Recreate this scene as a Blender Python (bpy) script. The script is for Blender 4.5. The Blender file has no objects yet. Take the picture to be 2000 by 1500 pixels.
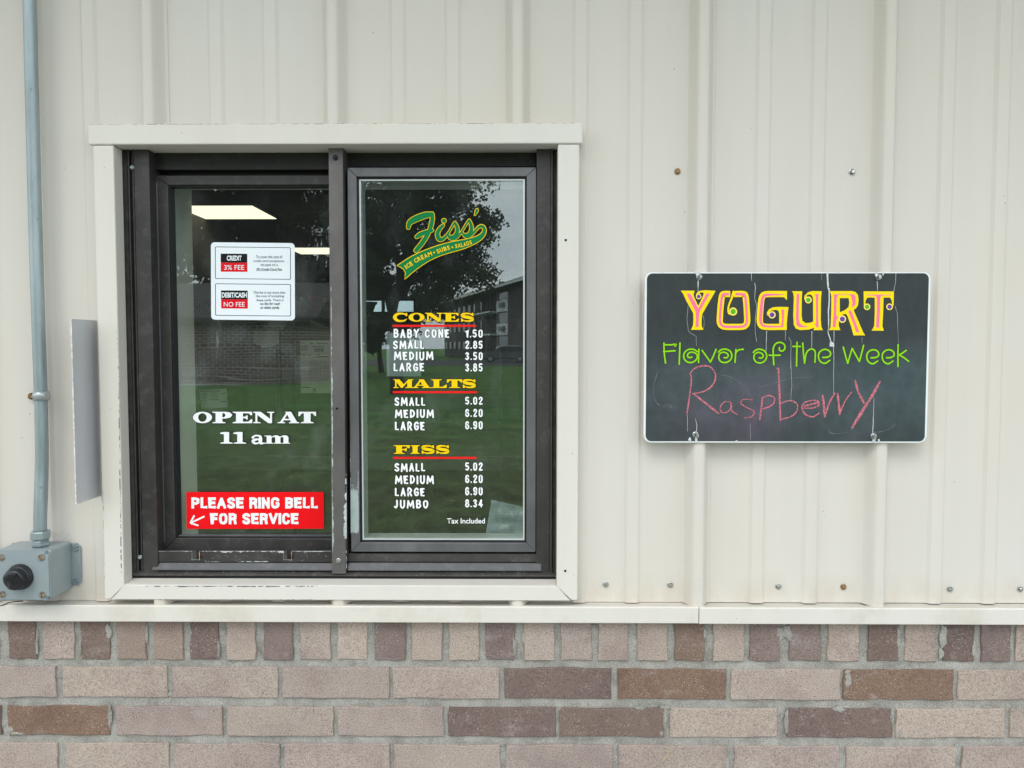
import bpy, bmesh, math, random
from mathutils import Vector, Matrix, Euler, noise
from mathutils.geometry import tessellate_polygon
random.seed(7)
S = bpy.context.scene
COL = S.collection
# ------------------------------------------------------------------ camera
DIST, EYE, FPX = 1.306, 1.55, 1500.0
cam_d = bpy.data.cameras.new('camera'); cam = bpy.data.objects.new('camera', cam_d); COL.objects.link(cam)
cam.location = (0, -DIST, EYE)
CR = Euler((math.radians(90 - 2.75), 0, math.radians(0.5)), 'XYZ')
cam.rotation_euler = CR
cam_d.sensor_width = 36; cam_d.lens = 36 * FPX / 2000; cam_d.clip_start = .02; cam_d.clip_end = 2000
S.camera = cam
# ------------------------------------------------------------------ world: overcast
SUN_EL, SUN_ROT = math.radians(48), math.radians(200)
w = bpy.data.worlds.new("World"); S.world = w; w.use_nodes = True
nt = w.node_tree; nt.nodes.clear(); N = nt.nodes.new; Lk = nt.links.new
out = N('ShaderNodeOutputWorld'); bg = N('ShaderNodeBackground'); sky = N('ShaderNodeTexSky')
sky.sky_type = 'NISHITA'; sky.sun_disc = False; sky.sun_elevation = SUN_EL; sky.sun_rotation = SUN_ROT
sky.dust_density = 3.0; sky.air_density = 1.2
tc = N('ShaderNodeTexCoord'); mp = N('ShaderNodeMapping'); mp.inputs['Scale'].default_value = (1.4, 1.4, 4.5)
n1 = N('ShaderNodeTexNoise'); n1.inputs['Scale'].default_value = 2.2; n1.inputs['Detail'].default_value = 7; n1.inputs['Roughness'].default_value = .55
rp = N('ShaderNodeValToRGB')
rp.color_ramp.elements[0].position = .34; rp.color_ramp.elements[0].color = (9.8, 11.2, 12.9, 1)
rp.color_ramp.elements[1].position = .66; rp.color_ramp.elements[1].color = (15.3, 15.8, 16.3, 1)
mx = N('ShaderNodeMix'); mx.data_type = 'RGBA'; mx.inputs[0].default_value = .88
Lk(tc.outputs['Generated'], mp.inputs[0]); Lk(mp.outputs[0], n1.inputs['Vector']); Lk(n1.outputs['Fac'], rp.inputs[0])
Lk(sky.outputs[0], mx.inputs[6]); Lk(rp.outputs[0], mx.inputs[7]); Lk(mx.outputs[2], bg.inputs[0])
bg.inputs[1].default_value = .1; Lk(bg.outputs[0], out.inputs[0])
# ------------------------------------------------------------------ sun
sd = bpy.data.lights.new('sun', 'SUN'); sd.energy = .6; sd.angle = math.radians(24); sd.color = (1, .96, .9)
sun = bpy.data.objects.new('sun', sd); COL.objects.link(sun)
sun.rotation_euler = (math.radians(90 - 48), 0, math.radians(-20)); sun.location = (2, -8, 9)
# ------------------------------------------------------------------ exposure
S.view_settings.view_transform = 'Standard'; S.view_settings.look = 'None'; S.view_settings.gamma = 1
S.view_settings.use_curve_mapping = False; S.view_settings.exposure = 0.61
S.cycles.max_bounces = 8; S.cycles.transparent_max_bounces = 16; S.cycles.caustics_reflective = False
S.cycles.caustics_refractive = False

# ================================================================== measuring helpers
CM = CR.to_matrix(); CP = Vector((0, -DIST, EYE))
def W(px, py, y=0.0):
    """world point on the plane y seen at photograph pixel (px, py) of 2000x1500"""
    r = CM @ Vector(((px - 1000) / FPX, -(py - 750) / FPX, -1))
    t = (y + DIST) / r.y
    return CP + r * t
def X(px, y=0.0, row=700): return W(px, row, y).x
def Z(py, y=0.0, col=650): return W(col, py, y).z

# ================================================================== object helpers
def tag(o, label=None, cat=None, group=None, kind=None):
    if label: o['label'] = label
    if cat: o['category'] = cat
    if group: o['group'] = group
    if kind: o['kind'] = kind
    return o
def thing(name, loc, label, cat, group=None):
    o = bpy.data.objects.new(name, None); COL.objects.link(o); o.location = loc; o.empty_display_size = .05
    return tag(o, label, cat, group)
def wloc(o):
    v = Vector(o.location)
    if o.parent: v = v + wloc(o.parent)
    return v
def link(name, me, m=None, parent=None, smooth=False):
    """mesh in world coordinates -> object, re-based onto its parent"""
    if m: me.materials.clear(); me.materials.append(m)
    o = bpy.data.objects.new(name, me); COL.objects.link(o)
    if parent is not None:
        me.transform(Matrix.Translation(-wloc(parent))); o.parent = parent
    if smooth:
        for p in me.polygons: p.use_smooth = True
    return o
def from_bm(name, bm, m=None, parent=None, smooth=False):
    me = bpy.data.meshes.new(name); bmesh.ops.recalc_face_normals(bm, faces=bm.faces[:]); bm.to_mesh(me); bm.free()
    return link(name, me, m, parent, smooth)
def bevel(bm, w, seg=2):
    if w > 0: bmesh.ops.bevel(bm, geom=bm.edges[:], offset=w, segments=seg, affect='EDGES', profile=.5, clamp_overlap=True)
def bm_box(x0, x1, y0, y1, z0, z1, bw=0, bm=None):
    b = bmesh.new()
    M = Matrix.Translation(((x0 + x1) / 2, (y0 + y1) / 2, (z0 + z1) / 2)) @ Matrix.Diagonal((abs(x1 - x0), abs(y1 - y0), abs(z1 - z0), 1))
    bmesh.ops.create_cube(b, size=1, matrix=M); bevel(b, bw)
    if bm is None: return b
    me = bpy.data.meshes.new('t'); b.to_mesh(me); b.free(); bm.from_mesh(me); bpy.data.meshes.remove(me); return bm
def wavy_pane(name, x0, x1, y0, y1, z0, z1, m, parent, slope, seed):
    b = bmesh.new(); nx, nz = 60, 130
    g = []
    for j in range(nz + 1):
        z = z0 + (z1 - z0) * j / nz; r = []
        for i in range(nx + 1):
            x = x0 + (x1 - x0) * i / nx
            r.append(b.verts.new((x, y0 + slope * .006 * (noise.noise(Vector((x * 9, seed, z * 24))) + .5 * noise.noise(Vector((x * 3, seed + 5, z * 60)))), z)))
        g.append(r)
    for j in range(nz):
        for i in range(nx): b.faces.new((g[j][i], g[j][i + 1], g[j + 1][i + 1], g[j + 1][i])).smooth = True
    c = [b.verts.new(v) for v in ((x0, y1, z0), (x1, y1, z0), (x1, y1, z1), (x0, y1, z1))]; b.faces.new(c[::-1])
    me = bpy.data.meshes.new(name); b.to_mesh(me); b.free(); return link(name, me, m, parent)
def box(name, x0, x1, y0, y1, z0, z1, m, parent=None, bw=.0008):
    return from_bm(name, bm_box(x0, x1, y0, y1, z0, z1, bw), m, parent)
def prism_bm(poly, y0, y1, bw=0):
    """poly in (x,z), extruded along y"""
    b = bmesh.new(); a = [b.verts.new((p[0], y0, p[1])) for p in poly]; c = [b.verts.new((p[0], y1, p[1])) for p in poly]
    b.faces.new(a); b.faces.new(c[::-1]); n = len(poly)
    for i in range(n): b.faces.new((a[i], c[i], c[(i + 1) % n], a[(i + 1) % n]))
    bevel(b, bw); return b
def prism(name, poly, y0, y1, m, parent=None, bw=.0008, smooth=False): return from_bm(name, prism_bm(poly, y0, y1, bw), m, parent, smooth)
def extrude_x(name, prof, x0, x1, m, parent=None, bw=0, skew0=None, skew1=None):
    """closed profile in (y,z) swept along x; skewN(y,z) moves the end for mitres"""
    b = bmesh.new()
    a = [b.verts.new((x0 + (skew0(*p) if skew0 else 0), p[0], p[1])) for p in prof]
    c = [b.verts.new((x1 + (skew1(*p) if skew1 else 0), p[0], p[1])) for p in prof]
    n = len(prof); b.faces.new(a); b.faces.new(c[::-1])
    for i in range(n): b.faces.new((a[i], c[i], c[(i + 1) % n], a[(i + 1) % n]))
    bevel(b, bw); return from_bm(name, b, m, parent)
def lathe_bm(prof, seg=24, M=Matrix.Identity(4)):
    """prof [(r,h)] around local z"""
    b = bmesh.new(); rings = []
    for r, h in prof:
        if r < 1e-6: rings.append([b.verts.new(M @ Vector((0, 0, h)))])
        else: rings.append([b.verts.new(M @ Vector((r * math.cos(2 * math.pi * i / seg), r * math.sin(2 * math.pi * i / seg), h))) for i in range(seg)])
    for A, B in zip(rings, rings[1:]):
        for i in range(seg):
            j = (i + 1) % seg
            if len(A) == 1 and len(B) == 1: continue
            if len(A) == 1: b.faces.new((A[0], B[i], B[j]))
            elif len(B) == 1: b.faces.new((A[i], B[0], A[j]))
            else: b.faces.new((A[i], A[j], B[j], B[i]))
    return b
TOWARD = Matrix.Rotation(math.radians(90), 4, 'X')      # local z -> world -y (towards the viewer)
def tube_bm(pts, r, seg=16):
    b = bmesh.new(); rings = []
    for i, p in enumerate(pts):
        t = (Vector(pts[min(i + 1, len(pts) - 1)]) - Vector(pts[max(i - 1, 0)])).normalized()
        u = t.orthogonal().normalized() if i == 0 else (rings_u - t * rings_u.dot(t)).normalized()
        rings_u = u; v = t.cross(u)
        rr = r[i] if isinstance(r, (list, tuple)) else r
        rings.append([b.verts.new(Vector(p) + (u * math.cos(2 * math.pi * k / seg) + v * math.sin(2 * math.pi * k / seg)) * rr) for k in range(seg)])
    for A, B in zip(rings, rings[1:]):
        for k in range(seg): b.faces.new((A[k], A[(k + 1) % seg], B[(k + 1) % seg], B[k]))
    b.faces.new(rings[0][::-1]); b.faces.new(rings[-1]); return b

# ================================================================== materials
def base_mat(name):
    m = bpy.data.materials.new(name); m.use_nodes = True; t = m.node_tree; t.nodes.clear()
    o = t.nodes.new('ShaderNodeOutputMaterial'); p = t.nodes.new('ShaderNodeBsdfPrincipled'); t.links.new(p.outputs[0], o.inputs[0])
    return m, t, p, o
def tex(t, kind='ShaderNodeTexNoise', scale=5, detail=4, rough=.5, sc=(1, 1, 1), coord='Object'):
    c = t.nodes.new('ShaderNodeTexCoord'); mpn = t.nodes.new('ShaderNodeMapping'); mpn.inputs['Scale'].default_value = sc
    n = t.nodes.new(kind); n.inputs['Scale'].default_value = scale
    if kind == 'ShaderNodeTexNoise': n.inputs['Detail'].default_value = detail; n.inputs['Roughness'].default_value = rough
    t.links.new(c.outputs[coord], mpn.inputs[0]); t.links.new(mpn.outputs[0], n.inputs['Vector']); return n
def ramp(t, src, stops):
    r = t.nodes.new('ShaderNodeValToRGB'); e = r.color_ramp.elements
    while len(e) < len(stops): e.new(.5)
    for el, (p, c) in zip(e, stops):
        el.position = p; el.color = (*c, 1) if isinstance(c, tuple) else (c, c, c, 1)
    t.links.new(src, r.inputs[0]); return r
def mixc(t, fac, a, b, mode='MIX'):
    n = t.nodes.new('ShaderNodeMix'); n.data_type = 'RGBA'; n.blend_type = mode
    for i, v in ((0, fac), (6, a), (7, b)):
        if isinstance(v, (int, float)): n.inputs[i].default_value = v
        elif isinstance(v, tuple): n.inputs[i].default_value = (*v, 1)
        else: t.links.new(v, n.inputs[i])
    return n.outputs[2]
def bump(t, p, h, strength=.3, dist=.002, prev=None):
    b = t.nodes.new('ShaderNodeBump'); b.inputs['Strength'].default_value = strength; b.inputs['Distance'].default_value = dist
    t.links.new(h, b.inputs['Height'])
    if prev: t.links.new(prev, b.inputs['Normal'])
    t.links.new(b.outputs[0], p.inputs['Normal']); return b.outputs[0]
def M(name, col, rough=.5, metal=0, vary=.08, scale=6, bmp=0, bscale=200, spec=.5, coord='Object'):
    m, t, p, o = base_mat(name); p.inputs['Metallic'].default_value = metal; p.inputs['Roughness'].default_value = rough
    p.inputs['Specular IOR Level'].default_value = spec
    if vary:
        n = tex(t, scale=scale, coord=coord); lo = tuple(c * (1 - vary) for c in col); hi = tuple(min(1, c * (1 + vary)) for c in col)
        r = ramp(t, n.outputs['Fac'], [(.3, lo), (.7, hi)]); t.links.new(r.outputs[0], p.inputs['Base Color'])
    else: p.inputs['Base Color'].default_value = (*col, 1)
    if bmp:
        b = tex(t, scale=bscale, detail=3, coord=coord); bump(t, p, b.outputs['Fac'], bmp, .001)
    return m
def emis(name, col, st):
    m, t, p, o = base_mat(name); p.inputs['Base Color'].default_value = (*col, 1)
    p.inputs['Emission Color'].default_value = (*col, 1); p.inputs['Emission Strength'].default_value = st; return m

# painted cream steel: faint orange peel, dust specks, slight streaks
ZB_LOCAL = W(1500, 1176.5).z - 1.0
def cream_paint(name, col, grime=.0, low=None):
    m, t, p, o = base_mat(name); p.inputs['Roughness'].default_value = .42; p.inputs['Specular IOR Level'].default_value = .35
    big = tex(t, scale=1.6, detail=3, coord='Object'); st = tex(t, scale=7, detail=5, sc=(3, 3, .25))
    a = ramp(t, big.outputs['Fac'], [(.3, tuple(c * f for c, f in zip(col, (1.0, .985, .955)))), (.7, tuple(c * f for c, f in zip(col, (1, 1.01, 1.03))))])
    b = ramp(t, st.outputs['Fac'], [(.25, .965), (.6, 1.0)])
    c1 = mixc(t, 1.0, a.outputs[0], b.outputs[0], 'MULTIPLY')
    v = tex(t, 'ShaderNodeTexVoronoi', scale=34); sp = ramp(t, v.outputs['Distance'], [(.030, 1.0), (.055, 0.0)])
    wn = tex(t, scale=9, detail=0); gate = ramp(t, wn.outputs['Fac'], [(.55, 0.0), (.63, 1.0)])
    mm = t.nodes.new('ShaderNodeMath'); mm.operation = 'MULTIPLY'; t.links.new(sp.outputs[0], mm.inputs[0]); t.links.new(gate.outputs[0], mm.inputs[1])
    m2 = t.nodes.new('ShaderNodeMath'); m2.operation = 'MULTIPLY'; m2.inputs[1].default_value = .55; t.links.new(mm.outputs[0], m2.inputs[0])
    c2 = mixc(t, m2.outputs[0], c1, (.16, .13, .09))
    if grime:
        g = tex(t, scale=11, detail=8, rough=.7); gr = ramp(t, g.outputs['Fac'], [(.5, 0.0), (.72, grime)])
        c2 = mixc(t, gr.outputs[0], c2, (.42, .36, .24))
    if low is not None:      # splash dirt settled over the lowest few centimetres, and faint old run marks
        gc = t.nodes.new('ShaderNodeTexCoord'); sz = t.nodes.new('ShaderNodeSeparateXYZ'); t.links.new(gc.outputs['Object'], sz.inputs[0])
        mr = t.nodes.new('ShaderNodeMapRange'); mr.inputs[1].default_value = low; mr.inputs[2].default_value = low + .055; mr.inputs[3].default_value = 1; mr.inputs[4].default_value = 0; t.links.new(sz.outputs['Z'], mr.inputs[0])
        gn = tex(t, scale=16, detail=7, rough=.7, sc=(1, 1, .5)); g2 = ramp(t, gn.outputs['Fac'], [(.38, .0), (.72, .55)])
        mu = t.nodes.new('ShaderNodeMath'); mu.operation = 'MULTIPLY'; t.links.new(mr.outputs[0], mu.inputs[0]); t.links.new(g2.outputs[0], mu.inputs[1]); c2 = mixc(t, mu.outputs[0], c2, (.46, .38, .26))
        ru = tex(t, scale=11, detail=6, rough=.75, sc=(4, 1, .16)); r2 = ramp(t, ru.outputs['Fac'], [(.62, .0), (.82, .22)]); c2 = mixc(t, r2.outputs[0], c2, (.42, .38, .30))
        sc_ = tex(t, scale=5, detail=9, rough=.8); s2 = ramp(t, sc_.outputs['Fac'], [(.66, .0), (.76, .16)]); c2 = mixc(t, s2.outputs[0], c2, (.40, .36, .30))
    t.links.new(c2, p.inputs['Base Color'])
    f = tex(t, scale=420, detail=2); b1 = bump(t, p, f.outputs['Fac'], .10, .0006)
    oil = tex(t, scale=3.2, detail=2, sc=(1, 1, .6)); bump(t, p, oil.outputs['Fac'], .28, .012, b1)
    return m
CREAM = (.672, .638, .578)
m_siding = cream_paint('cream_siding_paint', CREAM, low=ZB_LOCAL)
m_trim = cream_paint('cream_trim_paint', (.71, .682, .618))
m_flash = cream_paint('cream_flashing_paint', (.70, .672, .61), .35)

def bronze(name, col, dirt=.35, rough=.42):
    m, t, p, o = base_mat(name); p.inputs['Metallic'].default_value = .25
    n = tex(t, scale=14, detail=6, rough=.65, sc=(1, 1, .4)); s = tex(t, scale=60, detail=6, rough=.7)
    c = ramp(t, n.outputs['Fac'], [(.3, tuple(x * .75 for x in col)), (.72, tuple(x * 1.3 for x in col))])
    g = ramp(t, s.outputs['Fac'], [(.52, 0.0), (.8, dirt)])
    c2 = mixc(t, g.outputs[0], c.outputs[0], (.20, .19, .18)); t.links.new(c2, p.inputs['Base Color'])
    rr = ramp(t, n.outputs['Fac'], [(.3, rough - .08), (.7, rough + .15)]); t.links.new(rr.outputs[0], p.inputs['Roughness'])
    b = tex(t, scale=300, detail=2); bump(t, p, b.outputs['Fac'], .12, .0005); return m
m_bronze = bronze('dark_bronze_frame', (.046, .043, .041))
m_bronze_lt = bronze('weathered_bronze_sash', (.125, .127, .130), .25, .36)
m_bronze_dk = bronze('bronze_track', (.060, .056, .052), .5, .5)  # brownish bronze for the tracks and slim jamb strips
m_bronze_mu = bronze('worn_mullion', (.125, .117, .112), .35, .42)
m_bronze_tr = bronze('dusty_track', (.085, .087, .092), .5, .5)
m_bronze_head = bronze('shade_dark_head_frame', (.016, .016, .015), .12, .5)  # head frame coloured near black to imitate shade in the recess
m_gasket = M('black_rubber_gasket', (.008, .008, .01), .6, 0, 0)
m_spacer = M('bright_spacer_strip', (.72, .76, .76), .3, .3, .05)
m_bare = M('bare_primed_aluminium', (.38, .46, .44), .45, .2, .12, 40, .1)
m_chip = M('chipped_paint_edge', (.50, .54, .53), .5, .1, .3, 120)
m_chipdk = M('worn_grey_edge', (.16, .2, .2), .6, .1, .3, 150)
m_caulk = M('old_dark_caulk', (.05, .048, .042), .85, 0, .4, 60, .5, 120)
m_screw = M('zinc_screw', (.52, .54, .53), .3, .9, .15, 200)
m_rusty = M('brassy_rusted_screw', (.36, .22, .10), .5, .6, .3, 300)
m_hole = M('dark_drill_hole', (.005, .005, .005), .9, 0, 0)
m_galv = None

def galv():
    m, t, p, o = base_mat('galvanised_conduit'); p.inputs['Metallic'].default_value = .45; p.inputs['Roughness'].default_value = .42
    n = tex(t, scale=26, detail=7, rough=.7, sc=(1, 1, .22)); c = ramp(t, n.outputs['Fac'], [(.3, (.24, .295, .30)), (.55, (.335, .40, .41)), (.75, (.43, .49, .49))])
    v = tex(t, scale=95, detail=3); d = ramp(t, v.outputs['Fac'], [(.68, 0.0), (.76, .7)])
    t.links.new(mixc(t, d.outputs[0], c.outputs[0], (.12, .13, .12)), p.inputs['Base Color'])
    bump(t, p, n.outputs['Fac'], .12, .001); return m
m_galv = galv()
m_boxpaint = M('blue_grey_box_enamel', (.285, .335, .35), .34, .1, .07, 22, .06, 500)
m_fin = M('grey_plate', (.60, .615, .65), .45, .35, .05, 5, .05, 300)
m_black_plastic = M('black_plastic', (.010, .011, .014), .28, 0, .2, 60)
m_deadblack = M('worn_black_rubber', (.016, .017, .02), .45, 0, .3, 90, .2, 200)

# glass: thin clear pane with two reflecting faces, a little dried dirt and an even painted veil
def glass(name, dirt, tint=(.90, .935, .92), f0=.115, wav=.0):
    m, t, p, o = base_mat(name); t.nodes.remove(p)
    tr = t.nodes.new('ShaderNodeBsdfTransparent'); tr.inputs[0].default_value = (*tint, 1)
    gl = t.nodes.new('ShaderNodeBsdfGlossy'); gl.inputs['Roughness'].default_value = .0; gl.inputs['Color'].default_value = (.93, 1, .98, 1)
    lw = t.nodes.new('ShaderNodeLayerWeight'); lw.inputs[0].default_value = .5
    pw = t.nodes.new('ShaderNodeMath'); pw.operation = 'POWER'; pw.inputs[1].default_value = 5; t.links.new(lw.outputs['Facing'], pw.inputs[0])
    ma = t.nodes.new('ShaderNodeMath'); ma.operation = 'MULTIPLY_ADD'; ma.inputs[1].default_value = 1 - f0; ma.inputs[2].default_value = f0; t.links.new(pw.outputs[0], ma.inputs[0])
    ms = t.nodes.new('ShaderNodeMixShader'); t.links.new(ma.outputs[0], ms.inputs[0]); t.links.new(tr.outputs[0], ms.inputs[1]); t.links.new(gl.outputs[0], ms.inputs[2])
    if wav:
        nz = tex(t, scale=5, detail=1, sc=(.6, 1, 2.2)); b = t.nodes.new('ShaderNodeBump'); b.inputs['Strength'].default_value = wav; b.inputs['Distance'].default_value = .0006
        t.links.new(nz.outputs['Fac'], b.inputs['Height']); t.links.new(b.outputs[0], gl.inputs['Normal'])
    df = t.nodes.new('ShaderNodeBsdfDiffuse'); df.inputs[0].default_value = (.5, .56, .55, 1)
    a = tex(t, scale=9, detail=8, rough=.68, sc=(1.5, 1, 1)); a2 = tex(t, scale=2.2, detail=2)
    r1 = ramp(t, a.outputs['Fac'], [(.50, .0), (.80, dirt)]); r2 = ramp(t, a2.outputs['Fac'], [(.38, .15), (.66, 1.0)])
    mm = t.nodes.new('ShaderNodeMath'); mm.operation = 'MULTIPLY_ADD'; t.links.new(r1.outputs[0], mm.inputs[0]); t.links.new(r2.outputs[0], mm.inputs[1]); mm.inputs[2].default_value = .012  # patchy dirt, plus an even veil painted in to lift the darks
    m3 = t.nodes.new('ShaderNodeMixShader'); t.links.new(mm.outputs[0], m3.inputs[0]); t.links.new(ms.outputs[0], m3.inputs[1]); t.links.new(df.outputs[0], m3.inputs[2])
    t.links.new(m3.outputs[0], o.inputs[0]); return m
m_glass_l = glass('sliding_pane_glass', .20)
m_glass_r = glass('fixed_pane_glass', .10)

# brick and mortar
def brick_mat():
    m, t, p, o = base_mat('speckled_face_brick'); p.inputs['Roughness'].default_value = .8; p.inputs['Specular IOR Level'].default_value = .3
    oi = t.nodes.new('ShaderNodeObjectInfo')
    n = tex(t, scale=7, detail=6, rough=.6, coord='Generated'); n2 = tex(t, scale=9, detail=5, rough=.62)
    v = ramp(t, n2.outputs['Fac'], [(.28, (.78, .75, .77)), (.5, (1, 1, 1)), (.72, (1.10, 1.12, 1.10))])
    c = mixc(t, 1.0, oi.outputs['Color'], v.outputs[0], 'MULTIPLY')
    ex = tex(t, scale=22, detail=3, sc=(1, 1, 2)); er = ramp(t, ex.outputs['Fac'], [(.60, 0.0), (.78, .45)]); c = mixc(t, er.outputs[0], c, (.42, .37, .35))
    f = tex(t, scale=420, detail=3, rough=.6); fr = ramp(t, f.outputs['Fac'], [(.34, .66), (.5, 1.0), (.68, 1.2)]); c = mixc(t, 1.0, c, fr.outputs[0], 'MULTIPLY')
    k = tex(t, 'ShaderNodeTexVoronoi', scale=210); kr = ramp(t, k.outputs['Distance'], [(.14, 1.0), (.22, 0.0)])
    kk = tex(t, scale=70, detail=1); kg = ramp(t, kk.outputs['Fac'], [(.58, 0.0), (.66, 1.0)]); km = t.nodes.new('ShaderNodeMath'); km.operation = 'MULTIPLY'
    t.links.new(kr.outputs[0], km.inputs[0]); t.links.new(kg.outputs[0], km.inputs[1]); c = mixc(t, km.outputs[0], c, (.035, .03, .028))
    k2 = tex(t, 'ShaderNodeTexVoronoi', scale=260, sc=(1, 1, 1.2)); kr2 = ramp(t, k2.outputs['Distance'], [(.15, .75), (.24, 0.0)])
    kk2 = tex(t, scale=43, detail=1); kg2 = ramp(t, kk2.outputs['Fac'], [(.5, 0.0), (.6, 1.0)]); km2 = t.nodes.new('ShaderNodeMath'); km2.operation = 'MULTIPLY'
    t.links.new(kr2.outputs[0], km2.inputs[0]); t.links.new(kg2.outputs[0], km2.inputs[1]); c = mixc(t, km2.outputs[0], c, (.60, .55, .50))
    t.links.new(c, p.inputs['Base Color']); bump(t, p, f.outputs['Fac'], .75, .0016); return m
m_brick = brick_mat()
def mortar_mat():
    m, t, p, o = base_mat('grey_mortar'); p.inputs['Roughness'].default_value = .92; p.inputs['Specular IOR Level'].default_value = .2
    n = tex(t, scale=30, detail=7, rough=.65, sc=(1, 1, 1)); f = tex(t, scale=480, detail=3)
    c = ramp(t, n.outputs['Fac'], [(.30, (.245, .235, .208)), (.52, (.345, .335, .298)), (.75, (.44, .43, .385))])
    fr = ramp(t, f.outputs['Fac'], [(.35, .75), (.65, 1.18)]); t.links.new(mixc(t, 1.0, c.outputs[0], fr.outputs[0], 'MULTIPLY'), p.inputs['Base Color'])
    b = bump(t, p, n.outputs['Fac'], .5, .004); bump(t, p, f.outputs['Fac'], .5, .001, b); return m
m_mortar = mortar_mat()
m_smear = m_mortar

# vinyl / print colours
def flat(name, col, rough=.45): return M(name, col, rough, 0, 0, spec=.2)
v_white = flat('white_vinyl', (.90, .92, .92)); v_yellow = flat('yellow_vinyl', (.94, .62, .004)); v_red = flat('red_vinyl', (.80, .012, .010))
v_black = flat('black_vinyl', (.006, .006, .008)); v_green = flat('green_vinyl', (.0, .20, .05)); v_navy = flat('navy_print', (.012, .014, .05))
v_signred = flat('sign_red_vinyl', (.90, .003, .008)); v_sticker = flat('sticker_white', (.84, .90, .93)); v_stickred = flat('sticker_red', (.74, .004, .015))
v_pyellow = flat('board_yellow_print', (.95, .72, .0)); v_pink = flat('board_pink_print', (.95, .19, .35)); v_lime = flat('board_lime_print', (.26, .63, .005))
v_purple = flat('board_purple_dot', (.16, .055, .36)); v_dotgreen = flat('board_green_dot', (.12, .46, .0)); v_cream = flat('board_cream_ring', (.92, .80, .42))
v_darkline = flat('board_dark_outline', (.012, .014, .016)); v_crack = M('exposed_white_crack', (.60, .65, .64), .6, 0, .1, 90)  # dark printed outline round the board letters
def chalk(name, col, cover):
    m, t, p, o = base_mat(name); p.inputs['Base Color'].default_value = (*col, 1); p.inputs['Roughness'].default_value = .95
    n = tex(t, scale=330, detail=4, rough=.7); r = ramp(t, n.outputs['Fac'], [(.5 - cover * .28, 0.25), (.64, 1.0)]); t.links.new(r.outputs[0], p.inputs['Alpha']); return m
m_chalk = chalk('pink_chalk', (.74, .21, .26), .62)
def board_mat():
    m, t, p, o = base_mat('smudged_chalkboard'); p.inputs['Roughness'].default_value = .5; p.inputs['Specular IOR Level'].default_value = .35
    c = t.nodes.new('ShaderNodeTexCoord'); s = t.nodes.new('ShaderNodeSeparateXYZ'); t.links.new(c.outputs['Generated'], s.inputs[0])
    zr = ramp(t, s.outputs['Z'], [(.04, .6), (.20, 1.0), (.44, .85), (.64, .0)])
    n = tex(t, scale=7, detail=8, rough=.62); nr = ramp(t, n.outputs['Fac'], [(.28, .0), (.72, 1.0)])
    mm = t.nodes.new('ShaderNodeMath'); mm.operation = 'MULTIPLY'; t.links.new(zr.outputs[0], mm.inputs[0]); t.links.new(nr.outputs[0], mm.inputs[1])
    n2 = tex(t, scale=3.2, detail=3); hue = ramp(t, n2.outputs['Fac'], [(.34, (.040, .100, .112)), (.54, (.075, .105, .115)), (.68, (.11, .092, .125))])
    base = mixc(t, mm.outputs[0], (.028, .036, .037), hue.outputs[0])
    v = tex(t, 'ShaderNodeTexVoronoi', scale=70); vr = ramp(t, v.outputs['Distance'], [(.2, .95), (.7, 1.05)])
    n3 = tex(t, scale=60, detail=5, sc=(1, 1, .3)); v3 = ramp(t, n3.outputs['Fac'], [(.3, .88), (.7, 1.1)])
    b2 = mixc(t, 1.0, base, vr.outputs[0], 'MULTIPLY'); t.links.new(mixc(t, 1.0, b2, v3.outputs[0], 'MULTIPLY'), p.inputs['Base Color'])
    return m
m_board = board_mat(); m_boardedge = M('white_sign_plastic', (.80, .84, .83), .4, 0, .04)

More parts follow.
